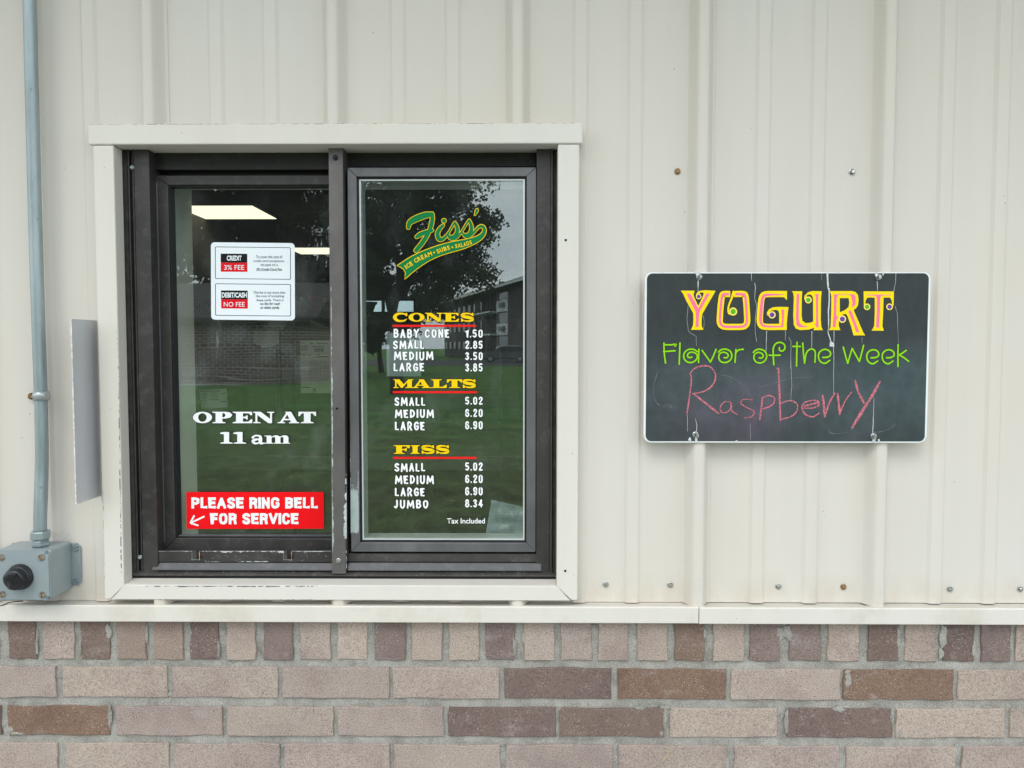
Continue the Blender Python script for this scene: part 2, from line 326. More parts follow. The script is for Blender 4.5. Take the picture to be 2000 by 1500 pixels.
# ================================================================== flat print helpers (thin vinyl and paint shapes)
class Print:
    """collects filled shapes on the plane y=plane, each a hair in front of the last, in photograph pixels"""
    def __init__(s, plane, start=.0002, step=.00002): s.p = plane; s.o = start; s.st = step; s.data = {}
    def lay(s, extra=0.0): s.o += s.st + extra; return s.p - s.o
    def add(s, mat, vs, fs):
        d = s.data.setdefault(mat.name, (mat, [], [])); k = len(d[1]); d[1].extend(vs); d[2].extend([tuple(i + k for i in f) for f in fs])
    def poly(s, mat, pts, holes=(), y=None):
        if y is None: y = s.lay()
        loops = [[Vector((a, -b, 0)) for a, b in L] for L in [pts, *holes]]
        tri = tessellate_polygon(loops); flatp = [q for L in [pts, *holes] for q in L]
        s.add(mat, [tuple(W(a, b, y)) for a, b in flatp], tri)
    def stroke(s, mat, pts, wd, smooth=True, y=None, caps=True, n=6):
        if y is None: y = s.lay()
        P = spline(pts, n) if smooth and len(pts) > 2 else [Vector(p) for p in pts]
        m_ = len(P); wf = (lambda u: wd) if isinstance(wd, (int, float)) else (lambda u: interp(wd, u))
        L = []; R = []; dirs = []
        for i in range(m_):
            a = P[max(i - 1, 0)]; b = P[min(i + 1, m_ - 1)]; d = (b - a)
            d = d.normalized() if d.length > 1e-6 else Vector((1, 0)); dirs.append(d); nn = Vector((-d.y, d.x)); h = wf(i / max(1, m_ - 1)) / 2
            sc = 1.0
            if 0 < i < m_ - 1:
                d1 = (P[i] - a).normalized(); c = max(.5, abs(d1.dot(d))); sc = 1 / c
            L.append(P[i] + nn * h * sc); R.append(P[i] - nn * h * sc)
        vs = []; fs = []
        for a, b in zip(L, R): vs += [a, b]
        for i in range(m_ - 1): fs.append((2 * i, 2 * i + 1, 2 * i + 3, 2 * i + 2))
        if caps:
            for idx, sg in ((0, -1), (m_ - 1, 1)):
                c0 = L[idx]; c1 = R[idx]; ce = P[idx]; r = (c0 - ce).length; d = dirs[idx] * sg; nn = (c0 - ce).normalized() if r > 1e-9 else Vector((0, 1))
                k = len(vs); arc = []
                for j in range(1, 7):
                    an = math.pi * j / 7; vs.append(ce + nn * math.cos(an) * r + d * math.sin(an) * r); arc.append(len(vs) - 1)
                fs.append(tuple([2 * idx] + arc + [2 * idx + 1]))
        s.add(mat, [tuple(W(v.x, v.y, y)) for v in vs], fs)
    def disc(s, mat, c, r, y=None, ry=None, n=28):
        ry = ry or r; s.poly(mat, [(c[0] + r * math.cos(2 * math.pi * i / n), c[1] + ry * math.sin(2 * math.pi * i / n)) for i in range(n)], y=y)
    def make(s, name, parent):
        mats = []; vs = []; fs = []; mi = []
        for mat, v, f in s.data.values():
            k = len(vs); vs += v; fs += [tuple(i + k for i in q) for q in f]; mi += [len(mats)] * len(f); mats.append(mat)
        me = bpy.data.meshes.new(name); me.from_pydata(vs, [], fs)
        for q in mats: me.materials.append(q)
        for p_, i in zip(me.polygons, mi): p_.material_index = i
        return link(name, me, None, parent)
def interp(tab, u):
    n = len(tab) - 1; f = u * n; i = min(int(f), n - 1); return tab[i] + (tab[i + 1] - tab[i]) * (f - i)
def spline(pts, n=6):
    P = [Vector(p) for p in pts]; P = [P[0] * 2 - P[1]] + P + [P[-1] * 2 - P[-2]]; o = []
    for i in range(1, len(P) - 2):
        a, b, c, d = P[i - 1:i + 3]
        for k in range(n):
            t = k / n; o.append(.5 * ((2 * b) + (c - a) * t + (2 * a - 5 * b + 4 * c - d) * t * t + (3 * b - a - 3 * c + d) * t ** 3))
    o.append(P[-2]); return o
def zm(ox, oy, k): return lambda pts: [(ox + a / k, oy + b / k) for a, b in pts]     # enlarged-view reading -> photograph pixels
def text_obj(name, s, box_px, plane, mat, parent, offset=0.0, shear=0.0, lift=.0004, stretch=True):
    """built-in lettering fitted to a pixel box on the plane"""
    cu = bpy.data.curves.new('txt', 'FONT'); cu.body = s; cu.size = 1; cu.offset = offset; cu.shear = shear; cu.resolution_u = 3
    ob = bpy.data.objects.new('txt', cu); COL.objects.link(ob); dg = bpy.context.evaluated_depsgraph_get(); dg.update()
    me = bpy.data.meshes.new_from_object(ob.evaluated_get(dg)); bpy.data.objects.remove(ob); bpy.data.curves.remove(cu)
    xs = [v.co.x for v in me.vertices]; ys = [v.co.y for v in me.vertices]; x0, x1, y0, y1 = min(xs), max(xs), min(ys), max(ys)
    a, b, c, d = box_px; y = plane - lift
    for v in me.vertices:
        v.co = W(a + (v.co.x - x0) / (x1 - x0) * (c - a), d - (v.co.y - y0) / (y1 - y0) * (d - b), y)
    return link(name, me, mat, parent)

# ================================================================== SETTING: ground
def ground_mat():
    m, t, p, o = base_mat('mown_lawn'); p.inputs['Roughness'].default_value = .9; p.inputs['Specular IOR Level'].default_value = .1
    n = tex(t, scale=.8, detail=6, rough=.6, sc=(.6, 1.4, 1)); f = tex(t, scale=26, detail=6, rough=.7, sc=(1, .35, 1)); d = tex(t, scale=1.3, detail=4)
    c = ramp(t, n.outputs['Fac'], [(.3, (.050, .125, .032)), (.7, (.15, .31, .068))])
    dr = ramp(t, d.outputs['Fac'], [(.40, 0.0), (.68, .55)]); c1 = mixc(t, dr.outputs[0], c.outputs[0], (.115, .105, .040))
    f2 = tex(t, scale=4.5, detail=5, rough=.7, sc=(1, .5, 1)); fr = ramp(t, mixc(t, .5, f.outputs['Fac'], f2.outputs['Fac']), [(.36, .35), (.64, 1.6)]); c2 = mixc(t, 1.0, c1, fr.outputs[0], 'MULTIPLY')
    gc = t.nodes.new('ShaderNodeTexCoord'); sp = t.nodes.new('ShaderNodeSeparateXYZ'); t.links.new(gc.outputs['Object'], sp.inputs[0])
    mr = t.nodes.new('ShaderNodeMapRange'); mr.inputs[1].default_value = -16; mr.inputs[2].default_value = -6.5; t.links.new(sp.outputs['Y'], mr.inputs[0])
    mlt = t.nodes.new('ShaderNodeMath'); mlt.operation = 'MULTIPLY'; mlt.inputs[1].default_value = .75; t.links.new(mr.outputs[0], mlt.inputs[0])
    c3 = mixc(t, mlt.outputs[0], c2, mixc(t, 1.0, (.12, .125, .055), fr.outputs[0], 'MULTIPLY'))
    wv = tex(t, 'ShaderNodeTexVoronoi', scale=2.6); wr = ramp(t, wv.outputs['Distance'], [(.05, .7), (.10, 0.0)]); c3 = mixc(t, wr.outputs[0], c3, (.45, .45, .28))
    t.links.new(c3, p.inputs['Base Color']); bump(t, p, f.outputs['Fac'], .8, .04); return m
def plane_obj(name, x0, x1, y0, y1, z, m, kind='structure'):
    me = bpy.data.meshes.new(name); me.from_pydata([(x0, y0, z), (x1, y0, z), (x1, y1, z), (x0, y1, z)], [], [(0, 1, 2, 3)]); return tag(link(name, me, m), kind=kind)
plane_obj('ground', -500, 500, -600, 600, 0, ground_mat())
box('added_pavement', -12, 12, -3.0, .02, .004, .09, M('poured_concrete', (.33, .32, .30), .9, 0, .15, 3, .3, 80), None, .01)['kind'] = 'structure'  # unseen concrete walkway, added; bounces light onto the lower wall
road = plane_obj('road', -400, 400, -92, -62, .012, M('asphalt', (.06, .06, .06), .9, 0, .15, 2, .3, 40))

# ================================================================== WALL: ribbed cream siding
wall = thing('ribbed_metal_wall', (0, 0, 1.0), 'cream ribbed steel siding wall around the serving window, above the brick', 'wall')
PITCH = .3048; C0 = W(1011, 100).x
ZB = W(1500, 1176.5).z; ZT = 2.92
OPX0, OPX1, OPZ0, OPZ1 = X(214), X(1116), Z(1152), Z(262)
def smooth01(u): return u * u * (3 - 2 * u)
def rib_h(x):
    k = round((x - C0) / PITCH); d = abs(x - (C0 + k * PITCH)); h = 0
    if d < .0225: h = .0255 * (1 - .05 * (d / .006) ** 2 if d < .006 else .95 * smooth01(max(0, min(1, (.0225 - d) / .0165))))
    for fr in (.345, .645):
        kk = math.floor((x - C0) / PITCH); c = C0 + (kk + fr) * PITCH; d = abs(x - c)
        if d < .0135: h = max(h, .0046 * max(0, min(1, (.0135 - d) / .0042)))
    return h
def profile_xs(a, b):
    xs = {a, b}; k0 = math.floor((a - C0) / PITCH) - 1
    for k in range(k0, k0 + int((b - a) / PITCH) + 4):
        c = C0 + k * PITCH
        for s_ in (-1, 1):
            for d in (.0237, .0225, .0212, .0199, .0186, .0173, .0160, .0147, .0134, .0121, .0108, .0095, .0082, .0070, .006, .0045, .0025, 0): xs.add(c + s_ * d)
            for fr in (.345, .645):
                for d in (.0143, .0135, .0093, .0085): xs.add(C0 + (k + fr) * PITCH + s_ * d)
    return sorted(x for x in xs if a <= x <= b)
def sheet(bm, xa, xb, za, zb, lapx=None):
    rows = [za + (zb - za) * i / 1 for i in range(2)]
    xs = profile_xs(xa, xb); ring = []
    for x in xs:
        lift = 0
        if lapx is not None and x > lapx - .045: lift = .0013 * min(1, (x - (lapx - .045)) / .003)
        ring.append((x, -rib_h(x) - lift))
    if lapx is not None: ring.append((xb, -rib_h(xb) + .0002))
    vs = [[bm.verts.new((x, y, z)) for x, y in ring] for z in rows]
    for i in range(len(ring) - 1):
        f = bm.faces.new((vs[0][i], vs[0][i + 1], vs[1][i + 1], vs[1][i])); f.smooth = i < len(ring) - 2
    # turned bottom edge gives the sheet its thickness
    th = .0012; lo = [bm.verts.new((x, y + th, za)) for x, y in ring]
    e0 = [bm.verts.new((x, y, za)) for x, y in ring]
    for i in range(len(ring) - 1): bm.faces.new((e0[i + 1], e0[i], lo[i], lo[i + 1]))
seams = [C0 + k * PITCH + .0250 for k in (-8, -5, -2, 1, 4, 7)]
for i in range(len(seams) - 1):
    a, b = seams[i] - (.002 if i else 0), seams[i + 1]; bm = bmesh.new()
    def piece(x0, x1, z0, z1):
        x0 = max(a, x0); x1 = min(b, x1)
        if x1 - x0 > 1e-4: sheet(bm, x0, x1, z0, z1, b if abs(x1 - b) < 1e-6 else None)
    if b < OPX0 or a > OPX1: piece(a, b, ZB, ZT)
    else:
        piece(a, OPX0, ZB, ZT); piece(OPX0, OPX1, OPZ1, ZT); piece(OPX0, OPX1, ZB, OPZ0); piece(OPX1, b, ZB, ZT)
    me = bpy.data.meshes.new('siding_panel'); bm.to_mesh(me); bm.free(); link('siding_panel', me, m_siding, wall)
# inner sheathing so that no daylight passes (behind the steel)
bmS = bm_box(-2.6, OPX0 - .02, .012, .03, 0, 3.0); bm_box(OPX1 + .02, 4.2, .012, .03, 0, 3.0, 0, bmS)
bm_box(OPX0 - .02, OPX1 + .02, .012, .03, 0, OPZ0 - .0, 0, bmS); bm_box(OPX0 - .02, OPX1 + .02, .012, .03, OPZ1 + .0, 3.0, 0, bmS)
from_bm('sheathing', bmS, m_caulk, wall)
# base flashing in two lengths, butted under the rib
FY = -.0345
def flashing(x0, x1, dz, nm='base_flashing'):
    zt, zf, zb = ZB - .0022 + dz, Z(1186, FY, 1000) + dz, Z(1217, FY, 1000) + dz
    prof = [(.004, zt + .0015), (-.002, zt), (FY + .002, zf + .0010), (FY, zf - .001), (FY, zb + .001), (FY + .001, zb), (FY + .012, zb + .0015), (.004, zb + .0030)]
    extrude_x(nm, prof, x0, x1, m_flash, wall)
XJ = W(1365, 1200, FY).x
flashing(-2.5, XJ - .0006, .0, 'base_flashing'); flashing(XJ + .0008, 4.0, -.0007, 'base_flashing')
# roof soffit and fascia above the frame of view
box('eave_soffit', -3, 5, -.78, 0.02, 2.92, 2.95, M('soffit_paint', (.55, .54, .50), .6), wall, 0)
box('fascia', -3, 5, -.80, -.781, 2.88, 3.12, m_trim, wall, 0)

# fasteners
def screw_mesh(name, r, hgt, mat, hexh=True):
    bm = lathe_bm([(r, 0), (r, .0009), (r * .82, .0014), (r * .80, .0014)], 20); bm2 = lathe_bm([(r * .66, .0012), (r * .66, hgt), (r * .52, hgt + .0006), (0, hgt + .0006)], 6 if hexh else 16)
    me = bpy.data.meshes.new(name + 'b'); bm2.to_mesh(me); bm2.free(); bm.from_mesh(me); bpy.data.meshes.remove(me)
    me = bpy.data.meshes.new(name); bmesh.ops.transform(bm, matrix=TOWARD, verts=bm.verts); bmesh.ops.recalc_face_normals(bm, faces=bm.faces[:]); bm.to_mesh(me); bm.free(); me.materials.append(mat); return me
def slot_screw(name, r, mat, ang=0):
    """domed head with a slot"""
    bm = bmesh.new()
    for s_ in (-1, 1):
        seg = [(r * math.cos(a), r * math.sin(a)) for a in [math.radians(10 + 160 * i / 10) for i in range(11)]]
        lo = [bm.verts.new((x, s_ * (y if y > r * .16 else r * .16), 0)) for x, y in seg]; hi = [bm.verts.new((x * .8, s_ * max(y * .8, r * .16), r * .42)) for x, y in seg]
        for i in range(10): bm.faces.new((lo[i], lo[i + 1], hi[i + 1], hi[i]))
        bm.faces.new(hi); bm.faces.new((lo[0], hi[0], hi[-1], lo[-1]))
    b0 = [bm.verts.new((r * math.cos(a), r * math.sin(a), r * .08)) for a in [2 * math.pi * i / 20 for i in range(20)]]; bm.faces.new(b0)
    bmesh.ops.transform(bm, matrix=TOWARD @ Matrix.Rotation(ang, 4, 'Z'), verts=bm.verts)
    bmesh.ops.recalc_face_normals(bm, faces=bm.faces[:]); me = bpy.data.meshes.new(name); bm.to_mesh(me); bm.free(); me.materials.append(mat); return me
me_hex = screw_mesh('hex_screw', .0052, .0042, m_screw); me_hexr = screw_mesh('hex_screw_rusty', .0052, .0042, m_rusty)
def put(name, me, loc, parent, rot=0):
    o = bpy.data.objects.new(name, me); COL.objects.link(o); o.parent = parent; o.location = Vector(loc) - wloc(parent); o.rotation_euler = (0, rot, 0); return o
for px, py, r_ in ((1323, 335, 1), (1664, 336, 0), (1183, 1141, 0), (1309, 1142, 0), (1520, 1145, 0), (1647, 1146, 1), (1855, 1150, 0), (1992, 1150, 0)):
    p = W(px, py, 0); o = put('screw', me_hexr if r_ else me_hex, (p.x, -rib_h(p.x) - .0002, p.z), wall, random.random())

# ================================================================== BRICK WALL
bw = thing('brick_wall', (0, .0, .0), 'tan and mauve brick base wall with grey mortar under the siding', 'wall')
BY = -.016; MY = BY + .0050
bmM = bmesh.new(); gx, gz = 150, 60; x0_, x1_, z0_, z1_ = -1.6, 2.4, .62, Z(1208, MY)
vv = [[bmM.verts.new((x0_ + (x1_ - x0_) * i / gx, MY - .0012 + .0022 * noise.noise(Vector((i * .23, j * .6, 3))), z0_ + (z1_ - z0_) * j / gz)) for i in range(gx + 1)] for j in range(gz + 1)]
for j in range(gz):
    for i in range(gx): bmM.faces.new((vv[j][i], vv[j][i + 1], vv[j + 1][i + 1], vv[j + 1][i])).smooth = True
me = bpy.data.meshes.new('mortar'); bmM.to_mesh(me); bmM.free(); mortar = link('mortar', me, m_mortar, bw)
box('footing', -2.5, 4, MY + .003, .011, 0, .615, m_mortar, bw, 0)
PINK = [(.41, .335, .285), (.425, .345, .29), (.395, .322, .276), (.41, .333, .28)]; MAUV = [(.375, .305, .268), (.385, .31, .272)]
DARK = [(.195, .140, .118), (.21, .152, .125), (.185, .132, .115)]; REDB = [(.22, .142, .102), (.21, .145, .112)]; DMAU = [(.225, .170, .152)]; MID = [(.31, .235, .195)]
KIND = {'p': PINK, 'm': MAUV, 'd': DARK, 'r': REDB, 'u': DMAU, 'i': MID}
def one_brick(x0, x1, z0, z1, kind, seed):
    """12-gon face with uneven arrises, turned back into the mortar"""
    rnd = random.Random(seed); n = 4; c = []
    jit = lambda a: rnd.uniform(-a, a); W_, H_ = x1 - x0, z1 - z0; nx = 6 if W_ > .1 else 3; nz = 3 if W_ > .1 else 4
    J = .0015
    for i in range(nx): c.append((x0 + W_ * i / nx + (jit(.002) if i else 0), z0 + jit(J)))
    for i in range(nz): c.append((x1 + jit(J), z0 + H_ * i / nz))
    for i in range(nx): c.append((x1 - W_ * i / nx, z1 + jit(J)))
    for i in range(nz): c.append((x0 + jit(J), z1 - H_ * i / nz))
    yo = jit(.0008); tl = jit(.0006); bm = bmesh.new()
    cx, cz = (x0 + x1) / 2, (z0 + z1) / 2
    f = [bm.verts.new((cx + (x - cx) * (1 - .0022 / W_), BY + yo + tl * (x - cx) / W_, cz + (z - cz) * (1 - .0022 / H_))) for x, z in c]
    g = [bm.verts.new((x, BY + yo + .0011, z)) for x, z in c]; h = [bm.verts.new((x, MY + .006, z)) for x, z in c]
    bm.faces.new(f); k = len(c)
    for A, B in ((f, g), (g, h)):
        for i in range(k): bm.faces.new((A[i], B[i], B[(i + 1) % k], A[(i + 1) % k]))
    o = from_bm('brick', bm, m_brick, bw); col = rnd.choice(KIND[kind]); s_ = rnd.uniform(.94, 1.06); o.color = (col[0] * s_, col[1] * s_, col[2] * s_, 1)
    return o
def zz(py, px): return W(px, py, BY).z
head = [(-60, -4, 'p'), (15, 70, 'd'), (84, 145, 'm'), (158, 213, 'd'), (229, 285, 'i'), (300, 357, 'i'), (371, 427, 'd'), (443, 499, 'p'), (515, 572, 'u'), (586, 645, 'p'),
        (659, 717, 'p'), (732, 792, 'u'), (804, 864, 'p'), (877, 935, 'p'), (949, 1005, 'u'), (1023, 1083, 'p'), (1095, 1156, 'm'), (1168, 1227, 'p'), (1245, 1304, 'p'),
        (1318, 1375, 'r'), (1394, 1453, 'p'), (1464, 1524, 'u'), (1542, 1604, 'u'), (1617, 1678, 'p'), (1696, 1756, 'd'), (1768, 1828, 'p'), (1844, 1903, 'd'), (1917, 1975, 'u'), (1985, 2044, 'p'), (2058, 2116, 'p')]
rows = [
 (1302, 1362, 1310, 1368, [(-310, -107, 'p'), (-95, 109, 'm'), (121, 326, 'p'), (335, 543, 'p'), (552, 760, 'm'), (767, 975, 'p'), (986, 1194, 'd'), (1207, 1418, 'r'), (1428, 1642, 'p'), (1648, 1863, 'r'), (1872, 2080, 'p')]),
 (1379, 1435, 1386, 1442, [(-205, 2, 'd'), (14, 213, 'r'), (227, 434, 'm'), (443, 651, 'p'), (660, 866, 'm'), (876, 1085, 'd'), (1093, 1298, 'd'), (1309, 1518, 'p'), (1537, 1743, 'd'), (1751, 1963, 'p'), (1973, 2180, 'p')]),
 (1451, 1507, 1460, 1516, [(-310, -107, 'p'), (-98, 112, 'p'), (127, 330, 'p'), (339, 546, 'm'), (555, 761, 'm'), (770, 977, 'p'), (988, 1196, 'm'), (1208, 1420, 'p'), (1434, 1640, 'm'), (1653, 1868, 'p'), (1880, 2090, 'm')]),
 (1526, 1583, 1535, 1592, [(-205, 2, 'm'), (16, 220, 'p'), (230, 436, 'd'), (447, 652, 'p'), (663, 868, 'p'), (878, 1086, 'm'), (1097, 1300, 'p'), (1312, 1520, 'd'), (1532, 1740, 'p'), (1752, 1960, 'm')]),
 (1602, 1660, 1612, 1670, [(-98, 112, 'p'), (124, 330, 'd'), (340, 546, 'p'), (556, 762, 'm'), (772, 977, 'p'), (988, 1196, 'p'), (1208, 1420, 'm'), (1434, 1640, 'd'), (1653, 1868, 'p')])]
sd_ = 0
for a, b, k in head:
    sd_ += 1; mid = (a + b) / 2; one_brick(W(a, 1255, BY).x, W(b, 1255, BY).x, zz(1288 + (mid - 300) * .0026, mid), Z(1209, BY), k, sd_)
for t0, b0, t1, b1, L in rows:
    for a, b, k in L:
        sd_ += 1; u = (a + b) / 4000; ym = (t0 + b0) / 2; mid = (a + b) / 2
        one_brick(W(a, ym, BY).x, W(b, ym, BY).x, zz(b0 + (b1 - b0) * u, mid), zz(t0 + (t1 - t0) * u, mid), k, sd_)
# mortar smeared over brick arrises
def smear(px, py, wpx, hpx, seed, yy):
    rnd = random.Random(seed); n = 14; b = bmesh.new(); c = W(px, py, BY - .0011); ce = b.verts.new(c + Vector((0, -.0003, 0))); ring = []
    for i in range(n):
        a = 2 * math.pi * i / n; f = rnd.uniform(.55, 1.15); q = W(px + wpx * math.cos(a) * f, py + hpx * math.sin(a) * f, BY + .0004); ring.append(b.verts.new(q))
    for i in range(n): b.faces.new((ce, ring[i], ring[(i + 1) % n]))
    return b
bmA = bmesh.new(); q = 0
for px, py, a, b_ in ((72, 1255, 3, 30), (86, 1240, 4, 12), (156, 1262, 4, 22), (158, 1240, 3, 12), (212, 1232, 7, 14), (285, 1240, 4, 24), (372, 1242, 3, 20), (427, 1270, 3, 24), (514, 1275, 3, 18), (857, 1245, 4, 20),
                      (1005, 1265, 4, 22), (1023, 1250, 4, 16), (1300, 1245, 3, 18), (1540, 1236, 13, 16), (1525, 1238, 9, 16), (1376, 1238, 5, 14), (1755, 1245, 4, 20), (1842, 1244, 9, 28), (1838, 1275, 6, 14), (1903, 1268, 4, 18), (1976, 1255, 4, 22),
                      (16, 1427, 10, 12), (30, 1432, 16, 4), (214, 1400, 5, 24), (1292, 1432, 7, 10), (1298, 1405, 6, 26), (1250, 1384, 10, 5), (1300, 1382, 14, 4), (1536, 1410, 5, 30), (1640, 1386, 14, 6), (1743, 1400, 5, 22), (1758, 1434, 7, 8),
                      (1657, 1328, 7, 15), (1655, 1312, 6, 5), (1870, 1470, 6, 22), (1420, 1490, 6, 12), (333, 1355, 6, 6), (553, 1457, 6, 5), (1093, 1384, 5, 6)):
    q += 1; t_ = smear(px, py, a, b_, q, 0); mm_ = bpy.data.meshes.new('t'); t_.to_mesh(mm_); t_.free(); bmA.from_mesh(mm_); bpy.data.meshes.remove(mm_)
pr = Print(BY - .0012, .0, .00003); pr.stroke(M('yellow_wax_mark', (.48, .44, .24), .7, 0, .2, 200), [(1288, 1496), (1296, 1484), (1303, 1474), (1311, 1462)], [.6, 1.8, 1.0, 2.0], caps=False); pr.make('crayon_mark', bw)
# uneven wavy bead of mortar along the bed joints
o = from_bm('mortar_smear', bmA, m_mortar, bw, True); o['kind'] = 'stuff'

# ================================================================== SERVING WINDOW
win = thing('serving_window', (X(660), 0, Z(1130)), 'dark bronze two-pane sliding serving window in cream metal casing', 'window')
TF = -.0275
# cream casing: head, two jambs, mitred sill; each is a folded sheet with a return into the opening
hx0, hx1 = W(173, 262, TF).x, W(1138, 262, TF).x; hz0, hz1 = Z(282, TF), Z(242, TF)
jl0, jl1 = X(192, TF), X(231.5, TF); jr0, jr1 = X(1088.5, TF), X(1130, TF)
sz0, sz1 = Z(1172, TF), Z(1144, TF)
b = bm_box(hx0, hx1, TF - .0025, -.0005, hz0, hz1, .0022); from_bm('head_casing', b, m_trim, win)
box('head_return', jl1 - .002, jr0 + .002, -.0205, .045, hz0 + .0006, hz0 + .003, m_trim, win, 0)
def jamb(x0, x1, inner_right):
    zt = hz0 - .0004; zi = sz1 - .001; zo = sz0 + .0005; lo = (zi if inner_right else zo); ro = (zo if inner_right else zi)
    lo, ro = (zo, zi) if inner_right else (zi, zo)
    if inner_right: poly = [(x0, zo), (x0 + .010, zo), (x1, zi), (x1, zt), (x0, zt)]
    else: poly = [(x0, zi), (x1 - .010, zo), (x1, zo), (x1, zt), (x0, zt)]
    prism('jamb_casing', poly, TF, .0015, m_trim, win, .0018)
jamb(jl0, jl1, True); jamb(jr0, jr1, False)
ssl = (jl0 + .0115, jr1 - .0115)
prof_sz = Z(1129, .0)
b = bmesh.new()   # sill casing: sloping top, vertical front, kicked lip, mitred ends
P_ = [(TF, sz0), (TF + .003, sz0), (.001, sz0 + .004), (.001, prof_sz - .001), (TF + .0006, sz1 + .0008), (TF, sz1 - .0006)]
def xs_at(z, y): u = max(0, min(1, (z - sz0) / (sz1 - sz0))); return ssl[0] + (jl1 - ssl[0]) * u + .0008, ssl[1] + (jr0 - ssl[1]) * u - .0008
A = [b.verts.new((xs_at(z, y)[0], y, z)) for y, z in P_]; B = [b.verts.new((xs_at(z, y)[1], y, z)) for y, z in P_]
b.faces.new(A); b.faces.new(B[::-1])
for i in range(6): b.faces.new((A[i], B[i], B[(i + 1) % 6], A[(i + 1) % 6]))
bevel(b, .0007, 1); from_bm('sill_casing', b, m_trim, win)

# dark frame ------------------------------------------------------
zt_in = hz0 - .0; zb_in = Z(1128, 0)
BK = .056
def vbar(nm, a, c, yf, m, yb=BK, z0=None, z1=None, bwid=.0008, par=win):
    return box(nm, X(a, yf), X(c, yf), yf, yb, zb_in if z0 is None else z0, (hz0 + .01) if z1 is None else z1, m, par, bwid)
vbar('side_jamb', 241, 257, .0065, m_caulk); vbar('side_jamb', 257.6, 261, .004, m_bronze); vbar('side_jamb', 261.5, 265.5, .011, m_bronze_dk)
vbar('side_jamb', 266, 269.5, .005, m_bronze); vbar('side_jamb', 270, 299.5, .0035, m_bronze, z1=Z(292, .0035))
vbar('side_jamb', 299.5, 308, .049, m_gasket)
vbar('side_jamb', 1047.5, 1075, .0075, m_bronze); vbar('side_jamb', 1075.5, 1079, .004, m_bronze_dk); vbar('side_jamb', 1079.5, 1094, .012, m_caulk)
xl, xr = X(299, .004), X(1047, .004)
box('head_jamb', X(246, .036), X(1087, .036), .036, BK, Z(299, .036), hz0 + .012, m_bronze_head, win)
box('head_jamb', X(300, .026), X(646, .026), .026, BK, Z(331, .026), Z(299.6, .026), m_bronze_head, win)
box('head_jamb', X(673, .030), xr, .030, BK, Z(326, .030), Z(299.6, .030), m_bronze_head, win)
box('head_track', X(300, .048), X(648, .048), .046, BK, Z(344, .048), Z(329, .048), m_gasket, win, 0)
# sill tracks
def strip(nm, a, c, prof, m): extrude_x(nm, prof, X(a, prof[0][0]), X(c, prof[0][0]), m, win, .0006)
xa, xb = 291, 647
ya = .006
poly = [(X(291, ya), Z(1098, ya)), (X(647, ya), Z(1098, ya)), (X(647, ya), Z(1075.5, ya))]
for n0, n1 in ((569, 555), (389, 376)):
    poly += [(X(n0, ya), Z(1075.8, ya)), (X(n0, ya), Z(1093, ya)), (X(n1, ya), Z(1093, ya)), (X(n1, ya), Z(1076, ya))]
poly += [(X(291, ya), Z(1077, ya))]
prism('sill_track', poly, ya, ya + .0035, m_bronze, win, .0004)
box('track_channel', X(296, .02), X(650, .02), .024, BK, Z(1100, .02), Z(1083, .02), M('rusty_track_dirt', (.075, .045, .03), .9, 0, .5, 90, .5, 200), win, 0)
strip('sill_track', 291, 647, [(.008, Z(1099.5, .008)), (.001, Z(1113, .001)), (.001, Z(1115, .001)), (.012, Z(1115, .001)), (.012, Z(1099.5, .008))], m_bronze_tr)
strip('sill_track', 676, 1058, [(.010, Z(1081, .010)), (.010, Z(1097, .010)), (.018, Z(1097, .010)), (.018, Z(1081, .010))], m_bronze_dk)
strip('sill_track', 676, 1058, [(.008, Z(1099, .008)), (.001, Z(1113, .001)), (.001, Z(1115, .001)), (.012, Z(1115, .001)), (.012, Z(1099, .008))], m_bronze_tr)
strip('sill_track', 248, 1086, [(.006, Z(1116, .006)), (-.001, Z(1123, -.001)), (-.001, Z(1126, -.001)), (.02, Z(1126, -.001)), (.02, Z(1116, .006))], m_bronze_dk)
strip('sill_track', 246, 1087, [(.002, Z(1126.6, .002)), (.002, Z(1131, .002)), (.02, Z(1131, .002)), (.02, Z(1126.6, .002))], m_gasket)
box('track_channel', X(673, .03), xr, .026, BK, Z(1118, .03), Z(1076, .03), m_gasket, win, 0)
# centre mullion with folded foot
mz0, mz1 = Z(1121, -.004), Z(287, -.004)
prism('mullion', [(X(649, -.004, 1100) - .001, mz0), (X(676.5, -.004, 1100) - .001, mz0), (X(673.5, -.004), mz1), (X(646, -.004), mz1)], -.004, BK, m_bronze_mu, win, .0012)
vbar('mullion_gap', 673.8, 683, .03, m_gasket)

